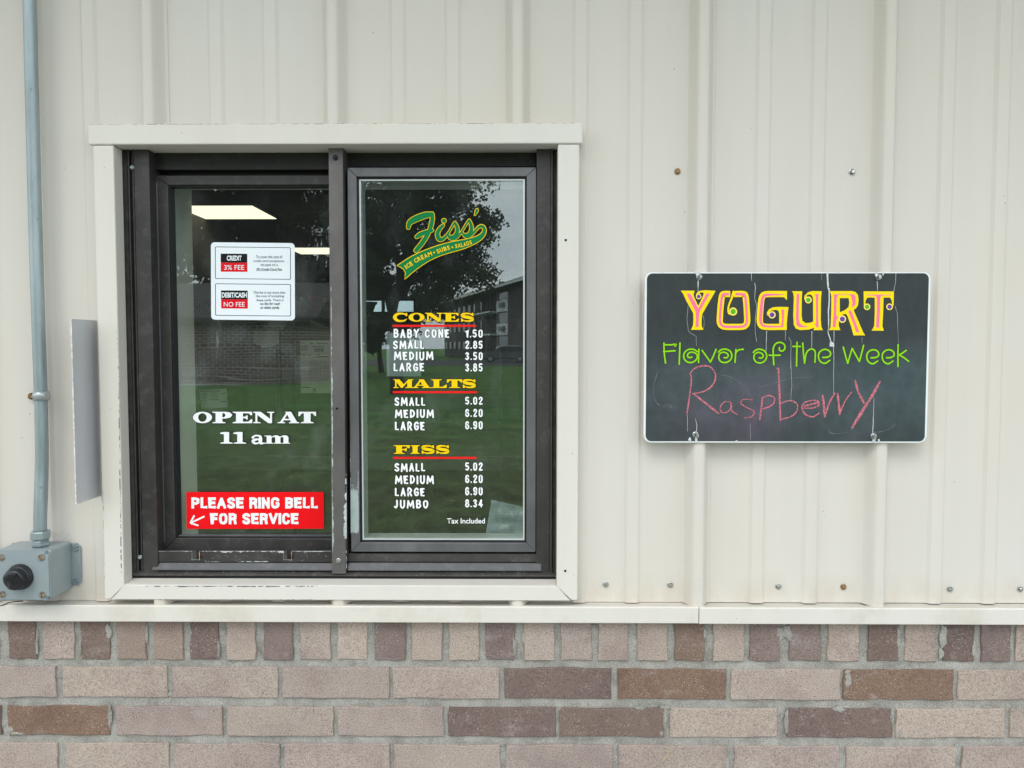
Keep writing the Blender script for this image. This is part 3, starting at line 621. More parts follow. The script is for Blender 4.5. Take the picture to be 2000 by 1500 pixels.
# sashes ----------------------------------------------------------
def mitred(parent, x0, x1, z0, z1, wl, wr, wb, wt, yf, yb, m, only=None, bwid=.0009):
    ix0, ix1, iz0, iz1 = x0 + wl, x1 - wr, z0 + wb, z1 - wt; e = .00025
    if wl: prism('stile', [(x0, z0 + e), (ix0, iz0 + e), (ix0, iz1 - e), (x0, z1 - e)], yf, yb, m, parent, bwid)
    if wr: prism('stile', [(x1, z0 + e), (x1, z1 - e), (ix1, iz1 - e), (ix1, iz0 + e)], yf, yb, m, parent, bwid)
    prism('rail', [(x0 + e, z0), (x1 - e, z0), (ix1 - e, iz0), (ix0 + e, iz0)], yf, yb, m, parent, bwid)
    prism('rail', [(x0 + e, z1), (ix0 + e, iz1), (ix1 - e, iz1), (x1 - e, z1)], yf, yb, m, parent, bwid)
def ring(nm, x0, x1, z0, z1, w, yf, yb, m, parent):
    b = bmesh.new()
    for a in ((x0, x1, z0, z0 + w), (x0, x1, z1 - w, z1), (x0, x0 + w, z0 + w, z1 - w), (x1 - w, x1, z0 + w, z1 - w)): bm_box(a[0], a[1], yf, yb, a[2], a[3], 0, b)
    return from_bm(nm, b, m, parent)
rs = bpy.data.objects.new('fixed_sash', None); COL.objects.link(rs); rs.parent = win; rs.location = (0, .006, 0)
yf = .005; rx0, rx1, rz0, rz1 = X(682, yf), X(1046.5, yf), Z(1078, yf, 860), Z(327, yf, 860)
GRY = .0125
gx0, gx1, gz0, gz1 = X(699.5, yf), X(1028.5, yf), Z(1060, yf, 860), Z(344.5, yf, 860)
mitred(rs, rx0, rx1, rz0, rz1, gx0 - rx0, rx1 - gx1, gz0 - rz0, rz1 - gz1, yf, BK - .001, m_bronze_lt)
ring('gasket', gx0 + .0001, gx1 - .0001, gz0 + .0001, gz1 - .0001, .0032, yf + .005, BK - .004, m_gasket, rs)
ring('spacer', gx0 + .0033, gx1 - .0033, gz0 + .0033, gz1 - .0033, .0024, yf + .0062, BK - .006, m_spacer, rs)
wavy_pane('pane', gx0 + .0052, gx1 - .0052, GRY, GRY + .005, gz0 + .0052, gz1 - .0052, m_glass_r, rs, .0012, 2)
ls = bpy.data.objects.new('sliding_sash', None); COL.objects.link(ls); ls.parent = win; ls.location = (0, .03, 0)
yf = .030; GLY = .044
lx0, lx1, lz0, lz1 = X(308, yf), X(668, yf), Z(1080, yf), Z(342, yf)
b0, b1, b2, b3 = X(335, yf), X(668, yf), Z(1052, yf), Z(360.5, yf)
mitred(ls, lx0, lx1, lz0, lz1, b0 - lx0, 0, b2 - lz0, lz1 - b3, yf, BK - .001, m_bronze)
box('stile_fin', lx0 + .0045, lx0 + .0065, yf - .0022, yf + .002, lz0 + .018, lz1 - .012, m_bronze_lt, ls, .0003)
ring('gasket', b0 + .0001, b1, b2 + .0001, b3 - .0001, .0022, yf + .004, BK - .004, m_gasket, ls)
wavy_pane('pane', b0 + .0023, b1 - .0024, GLY, GLY + .005, b2 + .0024, b3 - .0024, m_glass_l, ls, .0065, 8)
box('glazing_bead', b0 + .0024, b1 - .0024, yf + .006, GLY - .0006, b2 + .0024, b2 + .0042, m_bronze_lt, ls, 0)

# fasteners of the frame
me_fs = screw_mesh('frame_screw', .0042, .0030, m_screw, False); me_fd = screw_mesh('frame_screw_dark', .0045, .003, m_gasket, False); me_teal = screw_mesh('frame_screw_teal', .0036, .002, m_bare, False)
put('screw', me_fs, W(661, 1095, -.0045), win); put('screw', me_fd, W(655, 308, -.0045), win); put('screw', me_teal, W(258, 327, .0035), win); put('screw', me_teal, W(273.5, 1088, .003), win)
me_hole = bpy.data.meshes.new('hole'); bh = lathe_bm([(.0021, 0), (.0021, .0003), (0, .0003)], 12, TOWARD); bh.to_mesh(me_hole); bh.free(); me_hole.materials.append(m_hole)
for p_ in ((1105, 469, TF), (1104, 1115, TF), (658, 798, -.004)): put('drill_hole', me_hole, W(p_[0], p_[1], p_[2] - .00005), win)
# worn paint along the arrises
def jag(pr, mat, pts, w0, w1, seed, side=1, step=2.2, gap=0.0):
    """ragged flakes along a pixel polyline"""
    rnd = random.Random(seed); P = []
    for a, c in zip(pts, pts[1:]):
        L = math.dist(a, c); n = max(1, int(L / step)); P += [(a[0] + (c[0] - a[0]) * i / n, a[1] + (c[1] - a[1]) * i / n) for i in range(n)]
    P.append(pts[-1]); dx, dy = pts[-1][0] - pts[0][0], pts[-1][1] - pts[0][1]; L = math.hypot(dx, dy); nx, ny = -dy / L * side, dx / L * side
    y = pr.lay(); run = []; wv = w0
    def flush():
        nonlocal run
        if len(run) > 1:
            k = len(run); vs = []
            for (x, z, ww) in run: vs += [tuple(W(x, z, y)), tuple(W(x + nx * ww, z + ny * ww, y))]
            pr.add(mat, vs, [(2 * i, 2 * i + 1, 2 * i + 3, 2 * i + 2) for i in range(k - 1)])
        run = []
    off = False
    for i, (x, z) in enumerate(P):
        if gap and rnd.random() < gap: off = not off
        if off and rnd.random() < .35: off = False
        if off: flush(); continue
        wv = max(.25, min(w1, wv + rnd.uniform(-.9, .9) * (w1 - w0) * .6)); run.append((x, z, wv))
    flush()
pm = Print(-.004, .0001, .00003)
jag(pm, m_chip, [(646.6, 640), (649.5, 1080)], .5, 2.4, 1, -1); jag(pm, m_chip, [(646.2, 560), (647, 650)], .2, 1.0, 2, -1, gap=.2)
jag(pm, m_chip, [(676.2, 925), (677, 950)], .3, 2.6, 3, 1, gap=.1); jag(pm, m_chip, [(676.8, 950), (677.2, 1052)], 2.2, 6.2, 4, 1); jag(pm, m_chip, [(676.8, 1075), (677.5, 1110)], .2, 1, 5, 1, gap=.2)
pm.make('chipped_paint', win)
pm = Print(yf := .005, .0001, .00003)
y_ = pm.lay(); rnd = random.Random(3)
top = [(684.5 + i * 1.15, 957 + rnd.uniform(-1.6, 1.6)) for i in range(14)]; bot = [(700.0 - i * 1.15, 1041 + rnd.uniform(-3, 2)) for i in range(14)]
pm.poly(m_bare, top + bot, y=y_)
for i in range(26):
    x, y2 = rnd.uniform(685, 699), rnd.uniform(947, 956); pm.disc(m_bare, (x, y2), rnd.uniform(.3, 1.1), n=5)
jag(pm, m_chip, [(699.6, 900), (700.6, 1045)], .3, 1.1, 6, 1, gap=.08); jag(pm, m_chip, [(684, 870), (684.6, 960)], .2, .8, 7, -1, gap=.15)
pm.make('bare_patch', rs)
pm = Print(ya, .0001, .00003)
for a, c, s_ in ((293, 375, 8), (390, 554, 9), (570, 646, 10)): jag(pm, m_chip, [(a, 1076.4), (c, 1076.2)], .5, 4.0 if a == 390 else 1.6, s_, 1)
for nx_ in (375.2, 389.8, 554.2, 569.6): jag(pm, m_chip, [(nx_, 1077), (nx_, 1094)], .6, 1.3, int(nx_), 1 if nx_ in (389.8, 569.6) else 1)
for a, c in ((375, 390), (554, 570)): jag(pm, m_chip, [(a, 1093), (c, 1093)], .6, 1.3, int(a), 1)
jag(pm, m_chip, [(400, 1097.6), (430, 1097.6)], .8, 3, 31, -1); jag(pm, m_chip, [(465, 1097.6), (535, 1097.6)], .3, 1.6, 32, -1, gap=.1)
for i in range(46): pm.disc(m_chip, (rnd.uniform(400, 640), rnd.uniform(1079, 1096)), rnd.uniform(.25, .8), n=5)
pm.make('chipped_paint', win)
pm = Print(-.0012, .0002, .00003)
for i in range(60): pm.disc(m_chip, (rnd.uniform(300, 1060), rnd.uniform(1115, 1124)), rnd.uniform(.2, .6), n=5)
pm.make('paint_fleck', win)['kind'] = 'stuff'
pm = Print(TF, .0001, .00003)
jag(pm, m_chipdk, [(231.6, 690), (238, 1120)], .2, 2.2, 11, 1, 1.6, gap=.18); jag(pm, m_chipdk, [(228, 640), (231, 700)], .2, .8, 12, 1, gap=.3)
jag(pm, m_chipdk, [(285, 1144.3), (620, 1144.0)], .2, 2.6, 13, 1, 1.8, gap=.12); jag(pm, m_chipdk, [(345, 1144.2), (530, 1144.0)], .8, 2.6, 14, 1, 1.8)
jag(pm, m_chipdk, [(260, 1171.6), (620, 1171.6)], .2, .9, 15, -1, 2, gap=.3); jag(pm, m_chipdk, [(201, 960), (204, 1130)], .2, .9, 16, -1, 2, gap=.35)
pm.make('worn_edge', win)
pm = Print(TF - .0025, .0001, .00003); jag(pm, m_chipdk, [(175, 243.2), (1136, 240.8)], .3, .8, 17, -1, 3, gap=.3); pm.make('worn_edge', win)

# room-side reveal (painted drywall return round the window)
m_reveal = M('reveal_paint', (.80, .82, .78), .7, 0, .05, 4)
vx0, vx1, vz0, vz1 = X(336, BK), X(1034, BK), Z(1048, .152, 860), Z(349, BK)
RY = .152
box('reveal_side', vx0 - .03, vx0, BK + .001, RY, vz0 - .03, vz1 + .03, m_reveal, win, 0); box('reveal_side', vx1, vx1 + .03, BK + .001, RY, vz0 - .03, vz1 + .03, m_reveal, win, 0)
box('reveal_head', vx0 - .0, vx1, BK + .001, RY, vz1, vz1 + .03, m_reveal, win, 0); box('reveal_sill', vx0, vx1, BK + .001, RY + .01, vz0 - .03, vz0, M('reveal_sill_paint', (.55, .60, .56), .6, 0, .05), win, 0)

# ================================================================== ROOM BEHIND
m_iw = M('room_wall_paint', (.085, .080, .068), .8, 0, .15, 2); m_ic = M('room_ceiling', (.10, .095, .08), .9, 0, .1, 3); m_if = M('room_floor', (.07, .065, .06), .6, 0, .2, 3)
def room(nm, *a): o = box(nm, *a, None, 0); o['kind'] = 'structure'; return o
RX0, RX1, RD = -2.55, 4.1, 9.2
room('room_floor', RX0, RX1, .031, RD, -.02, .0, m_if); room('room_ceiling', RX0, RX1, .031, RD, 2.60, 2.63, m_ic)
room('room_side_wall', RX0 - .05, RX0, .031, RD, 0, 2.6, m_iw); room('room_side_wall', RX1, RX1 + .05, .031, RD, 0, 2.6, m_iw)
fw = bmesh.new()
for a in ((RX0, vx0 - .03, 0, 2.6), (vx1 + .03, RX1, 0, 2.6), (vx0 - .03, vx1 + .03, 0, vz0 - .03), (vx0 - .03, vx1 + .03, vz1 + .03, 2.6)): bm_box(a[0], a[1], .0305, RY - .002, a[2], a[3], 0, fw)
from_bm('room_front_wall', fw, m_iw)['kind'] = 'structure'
ba, bb = W(692, 583, RD), W(812, 613, RD); bk = bmesh.new()
for a in ((RX0, ba.x, 0, 2.6), (bb.x, RX1, 0, 2.6), (ba.x, bb.x, 0, bb.z), (ba.x, bb.x, ba.z, 2.6)): bm_box(a[0], a[1], RD, RD + .1, a[2], a[3], 0, bk)
from_bm('room_back_wall', bk, m_iw)['kind'] = 'structure'
wb = thing('rear_window', ((ba.x + bb.x) / 2, RD, bb.z), 'small bright slot window high in the back wall of the dim room', 'window')
ring('window_frame', ba.x, bb.x, bb.z, ba.z, .03, RD - .01, RD + .06, m_gasket, wb); box('pane', ba.x + .03, bb.x - .03, RD + .02, RD + .024, bb.z + .03, ba.z - .03, glass('tinted_rear_glass', .1, (.62, .68, .68), .06), wb, 0); xm = W(748, 600, RD).x; box('window_bar', xm - .02, xm + .02, RD - .005, RD + .05, bb.z + .03, ba.z - .03, m_gasket, wb, 0)
m_lamp = emis('lit_ceiling_diffuser', (1.0, .95, .70), 1.15)
def ceiling_light(pxa, rowa, pxb, rowb, label):
    z = 2.595; r = lambda px, py: (CM @ Vector(((px - 1000) / FPX, -(py - 750) / FPX, -1)))
    a = r(pxa, rowa); ta = (z - EYE) / a.z; p = CP + a * ta; c = r(pxb, rowb); tcx = (z - EYE) / c.z; q_ = CP + c * tcx
    x0, x1, y0, y1 = min(p.x, q_.x), max(p.x, q_.x), min(p.y, q_.y), max(p.y, q_.y)
    t_ = thing('ceiling_light', ((x0 + x1) / 2, (y0 + y1) / 2, z), label, 'ceiling light', 'lit ceiling lights inside the room')
    box('light_frame', x0 - .03, x1 + .03, y0 - .03, y1 + .03, z + .001, z + .004, m_iw, t_, 0); box('diffuser', x0, x1, y0, y1, z - .003, z, m_lamp, t_, 0)
ceiling_light(330, 402, 540, 427, 'lit cream ceiling panel with a slanting end, nearer the serving window'); ceiling_light(560, 484, 668, 496, 'lit cream ceiling strip farther back in the room, just above the fee notice')
for lx, wh in ((-.95, 'over the worktop end nearer the bell box, above the propped card'), (.55, 'over the worktop behind the price list')):  # unseen lamps added to brighten the notices and cabinets inside
    t_ = thing('ceiling_light', (lx, .52, 2.595), 'unseen added ceiling light ' + wh, 'ceiling light', 'added ceiling lights over the worktop')
    box('light_frame', lx - .63, lx + .63, 0.24, .80, 2.596, 2.599, m_iw, t_, 0); box('diffuser', lx - .6, lx + .6, 0.27, .77, 2.592, 2.595, m_lamp, t_, 0)
def at(nm, a, b_, c, d, y0, y1, m, parent=None, bwid=.001):
    """box whose front face covers pixels a..c, rows b..d on plane y0"""
    p = W((a + c) / 2, b_, y0); q2 = W((a + c) / 2, d, y0); rm = (b_ + d) / 2
    return box(nm, W(a, rm, y0).x, W(c, rm, y0).x, y0, y1, q2.z, p.z, m, parent, bwid)
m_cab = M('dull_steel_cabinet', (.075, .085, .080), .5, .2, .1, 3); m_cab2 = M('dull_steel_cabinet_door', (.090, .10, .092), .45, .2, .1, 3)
def cabinet(a, c, top, label):
    y0 = .95; p = W((a + c) / 2, top, y0); t_ = thing('steel_cabinet', (p.x, y0, 0), label, 'cabinet')
    xa_, xc_ = W(a, 850, y0).x, W(c, 850, y0).x
    box('cabinet_body', xa_, xc_, y0 + .02, y0 + .6, .0, p.z, m_cab, t_, .004); box('cabinet_door', xa_ + .004, xc_ - .004, y0, y0 + .019, .12, p.z - .01, m_cab2, t_, .003)
    return t_
cabinet(481, 545, 646, 'dim grey cabinet inside, the narrower one, with a rounded paper on it'); cabinet(549, 572, 646, 'very narrow dim filler unit between two grey cabinets inside'); cabinet(575, 688, 646, 'dim grey cabinet inside bearing the long printed label')
# notices taped inside
m_pap = M('pale_paper', (.70, .76, .71), .8, 0, .06, 20); m_ink = M('faded_ink', (.03, .035, .035), .8, 0, 0); m_orange = M('orange_print', (.35, .10, .04), .8, 0, 0)
lab = thing('printed_label', W(620, 716, .94), 'long printed data sheet with barcode taped on the grey cabinet', 'paper notice')
at('sheet', 587, 665, 662, 768, .945, .946, m_pap, lab, 0)
pr = Print(.945, .0004, .00005); y_ = pr.lay(); R4 = lambda a, b_, c, d: [(a, b_), (c, b_), (c, d), (a, d)]
for i in range(10): pr.poly(m_ink, R4(614 + i * 1.9, 680, 614.9 + i * 1.9 + (i % 3) * .3, 687), y=y_)
for i in range(14): pr.poly(m_ink, R4(590, 705.0 + i * 2.9, 641, 705.45 + i * 2.9), y=y_)
y2_ = pr.lay()
for x in (589.6, 604, 609, 614, 619, 626, 633, 641): pr.poly(m_ink, R4(x, 704, x + .35, 744 if x < 630 else 742), y=y2_)
for a, b_, c in ((588, 669, 596), (588, 675.5, 601), (588, 679, 600), (588, 683, 602), (606, 670, 613), (618, 670, 640), (608, 676.5, 634), (590, 693, 596), (603, 693, 606), (618, 692, 626), (619, 696, 640), (590, 756, 606)): pr.poly(m_ink, R4(a, b_, c, b_ + 1.2), y=y_)
pr.stroke(m_ink, [(611, 758), (617, 764)], 1.0, False); pr.stroke(m_ink, [(617, 758), (611, 764)], 1.0, False); pr.poly(m_ink, R4(611, 765, 617, 766)); pr.make('print', lab)
rp_ = thing('paper_scrap', W(519, 660, .94), 'pale rounded paper hanging on the narrower grey cabinet', 'paper')
pr = Print(.945, .001); pr.poly(M('dim_paper', (.36, .42, .40), .8, 0, .05), [(495, 646), (545, 646), (545, 668), (540, 673), (528, 678), (512, 679.5), (508, 675), (500, 673), (495, 666)]); pr.make('sheet', rp_)
mc = thing('menu_card', W(416, 780, .55), 'folded white card with orange lines propped low behind the sliding pane', 'card')
pr = Print(.55); pr.poly(M('card_white', (.60, .64, .64), .7), [(389, 763), (443, 758), (445, 796), (394, 798)])
for a, b_, c, d in ((391, 764, 430, 762), (408, 780, 428, 780), (431, 768, 442, 767), (432, 784, 442, 783), (426, 760, 438, 758)): pr.poly(m_orange, [(a, b_), (c, d), (c, d + 1.6), (a, b_ + 1.6)])
for i in range(7): pr.poly(m_ink, R4(393, 768 + i * 3.6, 405, 768.8 + i * 3.6)); pr.poly(m_ink, R4(411, 764 + i * 2.1, 427, 764.5 + i * 2.1))
pr.make('sheet', mc)
tb = thing('plastic_tub', W(412, 850, .62), 'dark plastic tub standing behind the propped card inside', 'tub')
pxy = W(412, 850, .68); b = lathe_bm([(0, 0), (.035, 0), (.045, .07), (.048, .07), (.044, .068), (.034, .003), (0, .003)], 20, Matrix.Translation((pxy.x, .68, W(412, 838, .68).z))); from_bm('tub_body', b, m_deadblack, tb, True)
ct = tag(box('inner_counter', vx0 - .2, vx1 + .4, .2, .85, W(412, 838, .68).z - .03, W(412, 838, .68).z - .001, M('counter_top', (.02, .022, .02), .6), None, .002), 'dark worktop running just inside the serving window', 'counter')
pp = thing('steel_tube', W(424, 640, 1.4), 'upright silver tube hanging below the fee notice inside', 'tube')
pa, pb, pc = W(424, 560, 1.4), W(424.5, 645, 1.4), W(426, 720, 1.4)
m_tube = M('brushed_tube', (.55, .58, .57), .3, .7, .1, 30)
from_bm('outer_tube', tube_bm([pa, pb], .0060), m_tube, pp, True); from_bm('inner_tube', tube_bm([pb, pc], .0050), m_tube, pp, True)
lb = thing('letter_board', W(400, 600, 3), 'dark board with pale letters GBR on the far wall inside', 'sign')
at('board', 372, 586, 470, 616, 3.0, 3.02, m_gasket, lb, 0); text_obj('lettering', 'GBRA', (379, 594, 418, 608), 3.0, M('dim_letters', (.4, .42, .4), .8, 0, 0), lb, lift=.004)
# snack shelf
SY = 4.2
sh = thing('snack_shelf', W(620, 612, SY), 'dark wall shelf carrying coloured snack bags inside', 'shelf')
at('shelf_board', 470, 609.5, 690, 616, SY, SY + .35, m_gasket, sh, 0); at('shelf_bracket', 500, 616.5, 504, 640, SY + .1, SY + .3, m_gasket, sh, 0)
def bag(px, w_, top, c1, c2, label):
    base = W(px, 609.3, SY); t_ = thing('snack_bag', (base.x, SY + .12, base.z), label, 'snack bag', 'snack bags on the inner shelf')
    hw = w_ / FPX * (SY + DIST) / 2; H = W(px, top, SY).z - base.z; b = bmesh.new(); n = 10; m_ = 8; rr = []
    for j in range(m_ + 1):
        v = j / m_; dep = .045 * math.sin(math.pi * min(1, v * .9 + .1)) * (1 if v < .9 else .5) + .002; row_ = []
        for i in range(n * 2):
            a = 2 * math.pi * i / (n * 2); row_.append(b.verts.new((base.x + hw * math.cos(a) * (1 - .1 * math.sin(math.pi * v)) + .003 * noise.noise(Vector((i, j, px))), SY + .12 + dep * math.sin(a) + .004 * noise.noise(Vector((i * .7, j * .7, px))), base.z + H * v)))
        rr.append(row_)
    for A_, B_ in zip(rr, rr[1:]):
        for i in range(n * 2): b.faces.new((A_[i], A_[(i + 1) % (n * 2)], B_[(i + 1) % (n * 2)], B_[i]))
    b.faces.new(rr[0][::-1]); b.faces.new(rr[-1]); from_bm('bag_body', b, M('bag_' + str(px), c1, .3, 0, .3, 40), t_, True)
    z0 = base.z + H * .3; box('bag_panel', base.x - hw * .5, base.x + hw * .5, SY + .069, SY + .073, z0, z0 + H * .35, M('bagp_' + str(px), c2, .4, 0, .3, 60), t_, 0)
bag(585, 16, 578, (0.066, 0.22, 0.308), (0.44, 0.55, 0.22), 'dark teal snack bag, first on the inner shelf beside the notice')
bag(606, 25, 576, (0.66, 0.077, 0.044), (0.792, 0.66, 0.396), 'red snack bag with a cream front in the middle of the inner shelf')
bag(633, 23, 580, (0.616, 0.506, 0.066), (0.11, 0.154, 0.066), 'yellow snack bag beside the centre mullion on the inner shelf')
gb = tag(at('grey_ledge', 676, 624, 1010, 641, 4.4, 4.6, M('ledge_grey', (.22, .24, .21), .7), None, 0), 'long grey ledge crossing the room behind the price list', 'ledge')
def pot(px, w_, top, low, label, col):
    c = W(px, low, RD - .3); t_ = thing('plant_pot', (c.x, c.y, c.z), label, 'plant pot', 'pots in front of the rear window'); H = W(px, top, RD - .3).z - c.z; r_ = w_ / FPX * (RD + 1) / 2
    from_bm('pot_body', lathe_bm([(0, 0), (r_ * .62, 0), (r_ * .92, H * .8), (r_ * 1.05, H * .8), (r_ * 1.05, H), (r_ * .9, H), (r_ * .85, H * .85), (0, H * .85)], 20, Matrix.Translation(c)), M('pot' + str(px), col, .8), t_)
pot(716, 40, 590, 610.5, 'small dark hanging pot before the rear slot window', (.03, .02, .015)); pot(766, 30, 583, 610.5, 'larger brown flared pot before the rear slot window', (.05, .028, .018))
tag(at('pot_shelf', 676, 610.5, 830, 613.5, RD - .45, RD - .1, m_gasket, None, 0), 'thin dark shelf under the pots by the rear slot window', 'shelf')
# card and sleeve near the fixed pane
tag(at('blank_card', 755, 650, 822, 735, .05, .0515, M('grey_card', (.30, .36, .36), .6, 0, .05), None, .0005), 'blank grey card stuck inside the fixed pane behind the cone prices', 'card')
sl = bmesh.new(); g_ = []
for j in range(13):
    v = j / 12; rw = []
    for i in range(15):
        u = i / 14; xx = 948 + 12 * v + (1032 - 948 - 12 * v) * u; yy = 1046 - (70 - 16 * u) * v
        rw.append(sl.verts.new(W(xx, yy, .085 + .012 * v + .006 * noise.noise(Vector((u * 5, v * 4, 1))) + .02 * (1 - v) * 0)))
    g_.append(rw)
for A_, B_ in zip(g_, g_[1:]):
    for i in range(14): sl.faces.new((A_[i], A_[i + 1], B_[i + 1], B_[i])).smooth = True
sv = thing('plastic_sleeve', W(990, 1046, .09), 'crumpled pale blue plastic sleeve with a handwritten note on the inner sill', 'plastic sleeve')
mps = M('cloudy_plastic', (.30, .37, .40), .22, 0, .18, 60, .5, 60); o = from_bm('sleeve', sl, mps, sv)
pr = Print(.078, .0002); rnd = random.Random(5)
for i in range(9):
    y0 = 990 + i * 5.6
    for k in range(rnd.randint(3, 5)):
        x0 = 970 + k * 11 + rnd.uniform(-2, 2); pr.stroke(m_ink, [(x0 + q * 1.7, y0 + rnd.uniform(-.9, .9)) for q in range(4)], .4, n=2, caps=False)
pr.make('handwriting', sv)
tag(from_bm('hanging_cord', tube_bm([W(977, 630, .25), W(977.5, 800, .25), W(978, 1010, .25)], .0011, 8), m_gasket, None, True), 'thin black cord hanging straight down behind the fixed pane', 'cord')

# ================================================================== GREY PLATE AND CONDUIT
fx = W(193.2, 700, 0).x; pz1, pz0 = W(193, 626, 0).z, W(198, 967, 0).z
plate = thing('projecting_plate', (fx, 0, pz0), 'plain grey metal plate seen edge-on, projecting from the siding beside the casing', 'plate')
pb_ = bmesh.new(); rz = random.Random(2); col0 = []; col1 = []; nseg = 14
for i in range(nseg + 1):
    z = pz0 + (pz1 - pz0) * i / nseg; r0 = rz.uniform(-.00035, .00035)
    col0.append([pb_.verts.new((fx - .0016 + r0, -.077 + r0, z)), pb_.verts.new((fx + r0, -.077 + r0, z)), pb_.verts.new((fx, -.0022, z)), pb_.verts.new((fx - .0016, -.0022, z))])
for A_, B_ in zip(col0, col0[1:]):
    for k in range(4): pb_.faces.new((A_[k], A_[(k + 1) % 4], B_[(k + 1) % 4], B_[k]))
pb_.faces.new(col0[0][::-1]); pb_.faces.new(col0[-1]); from_bm('plate_web', pb_, m_fin, plate)
box('plate_foot', fx - .016, fx - .0018, -.0042, -.0022, pz0, pz1, m_fin, plate, .0004)
m_edge = M('raw_plate_edge', (.62, .62, .60), .6, 0, .3, 200)
box('plate_edge', fx - .0018, fx + .0002, -.0778, -.0771, pz0, pz1, m_edge, plate, 0)

CY = -.030
cond = thing('conduit', W(70, 500, CY), 'galvanised steel conduit running down the siding into the bell box', 'conduit')
cpts = [(45, -420), (49, -250), (53, -100), (58, 0), (61, 130), (64.5, 260), (68, 400), (71.5, 525), (76, 660), (79.5, 760), (81.5, 850), (81.8, 900), (80.3, 960), (78.6, 1010), (78.8, 1040)]
sp_ = spline(cpts, 4); cy_ = []
for p in sp_:
    u = max(0, min(1, (p.y - 900) / 130)); cy_.append(CY - .008 * smooth01(u))
r_c = .5 * 23.8 / FPX * (DIST + CY)
from_bm('pipe', tube_bm([W(p.x, p.y, y) for p, y in zip(sp_, cy_)], r_c, 24), m_galv, cond, True)
cb = W(78.8, 1040, CY - .008)
me6 = bpy.data.meshes.new('x')
b = lathe_bm([(r_c * .98, -.002), (r_c * 1.42, -.002), (r_c * 1.42, .0), (r_c * 1.46, .0025), (r_c * 1.46, .012), (r_c * 1.38, .0135), (r_c * 1.05, .0135)], 24, Matrix.Translation((cb.x, cb.y, cb.z - .011))); from_bm('coupling_nut', lathe_bm([(r_c * 1.0, .0), (r_c * 1.40, .0), (r_c * 1.50, .0015), (r_c * 1.50, .0115), (r_c * 1.36, .0135), (r_c * 1.02, .0135)], 8, Matrix.Translation((cb.x, cb.y, cb.z - .0105))), m_galv, cond); b.free()
from_bm('threaded_collar', lathe_bm([(r_c * 1.15, -.004), (r_c * 1.22, -.003), (r_c * 1.15, -.002), (r_c * 1.22, -.001), (r_c * 1.15, .0), (r_c * 1.2, .001)], 24, Matrix.Translation((cb.x, cb.y, cb.z - .0115))), m_galv, cond)
from_bm('lock_nut', lathe_bm([(0, 0), (r_c * 1.36, 0), (r_c * 1.42, .001), (r_c * 1.42, .0052), (r_c * 1.3, .0062), (0, .0062)], 6, Matrix.Translation((cb.x, cb.y, cb.z - .0218))), m_galv, cond)
# one-hole strap
cc = W(80, 772.5, CY); b = bmesh.new(); ringA = []; rs_ = r_c + .0002; hw = .0070; N_ = 26
pathp = []
for i in range(N_ + 1):
    a = math.radians(205 - 250 * i / N_); pathp.append((cc.x + (rs_ + .001) * math.cos(a), cc.y - (rs_ + .001) * math.sin(a)))
pathp = [(cc.x - .031, -.0030), (cc.x - .0155, -.0030), (cc.x - .0135, -.010)] + pathp[2:] + [(cc.x + rs_ + .0012, -.012), (cc.x + rs_ + .0012, -.004)]
def rib_strip(path, z0, z1, th, mat, name, parent, bead=0):
    b = bmesh.new(); L_ = []; n = len(path); zs = [z0, z0 + (z1 - z0) * .33, z0 + (z1 - z0) * .5, z0 + (z1 - z0) * .67, z1]
    for i, p in enumerate(path):
        a = path[max(0, i - 1)]; c = path[min(n - 1, i + 1)]; d = Vector((c[0] - a[0], c[1] - a[1])).normalized(); nn = Vector((d.y, -d.x)) * -1
        if nn.y > 0 and i < 3: nn = -nn
        outer = [b.verts.new((p[0] - nn.x * 0 + (nn.x * (th + (bead if k == 2 else 0)) * -1), p[1] - nn.y * (th + (bead if k == 2 else 0)), z)) for k, z in enumerate(zs)]
        inner = [b.verts.new((p[0], p[1], z)) for z in (z0, z1)]
        L_.append((outer, inner))
    for (o0, i0), (o1, i1) in zip(L_, L_[1:]):
        for k in range(4): b.faces.new((o0[k], o0[k + 1], o1[k + 1], o1[k]))
        b.faces.new((i0[0], i1[0], i1[1], i0[1])); b.faces.new((o0[0], o1[0], i1[0], i0[0])); b.faces.new((o0[4], i0[1], i1[1], o1[4]))
    for o_, i_ in (L_[0], L_[-1]): b.faces.new((*o_, i_[1], i_[0]))
    return from_bm(name, b, mat, parent, True)
m_strap = M('cast_zinc_strap', (.42, .46, .46), .38, .6, .15, 80, .1, 200)
full = [(cc.x + (rs_ + .0014) * math.cos(math.radians(a)), cc.y - (rs_ + .0014) * math.sin(math.radians(a))) for a in range(190, -41, -10)]
bS = lathe_bm([(rs_, -hw), (rs_ + .0020, -hw), (rs_ + .0024, -hw * .35), (rs_ + .0034, 0), (rs_ + .0024, hw * .35), (rs_ + .0020, hw), (rs_, hw)], 30, Matrix.Translation((cc.x + .0006, cc.y, cc.z))); from_bm('strap', bS, m_strap, cond, True)
st = [(math.cos(math.radians(a)) * .0072, math.sin(math.radians(a)) * .0072) for a in range(90, 271, 15)]
prism('strap_tab', [(cc.x - .0235 + x, cc.z + z) for x, z in st] + [(cc.x - .006, cc.z - .0072), (cc.x - .006, cc.z + .0072)], -.0075, -.0045, m_strap, cond, .0006)
put('screw', slot_screw('strap_screw', .0044, m_rusty, .9), W(60, 774, -.0078), cond)
me_sh = bpy.data.meshes.new('strap_recess'); bh = lathe_bm([(.0056, 0), (.0056, .0003), (0, .0003)], 16, TOWARD); bh.to_mesh(me_sh); bh.free(); me_sh.materials.append(m_hole); put('strap_hole', me_sh, W(60.5, 774, -.0076), cond)

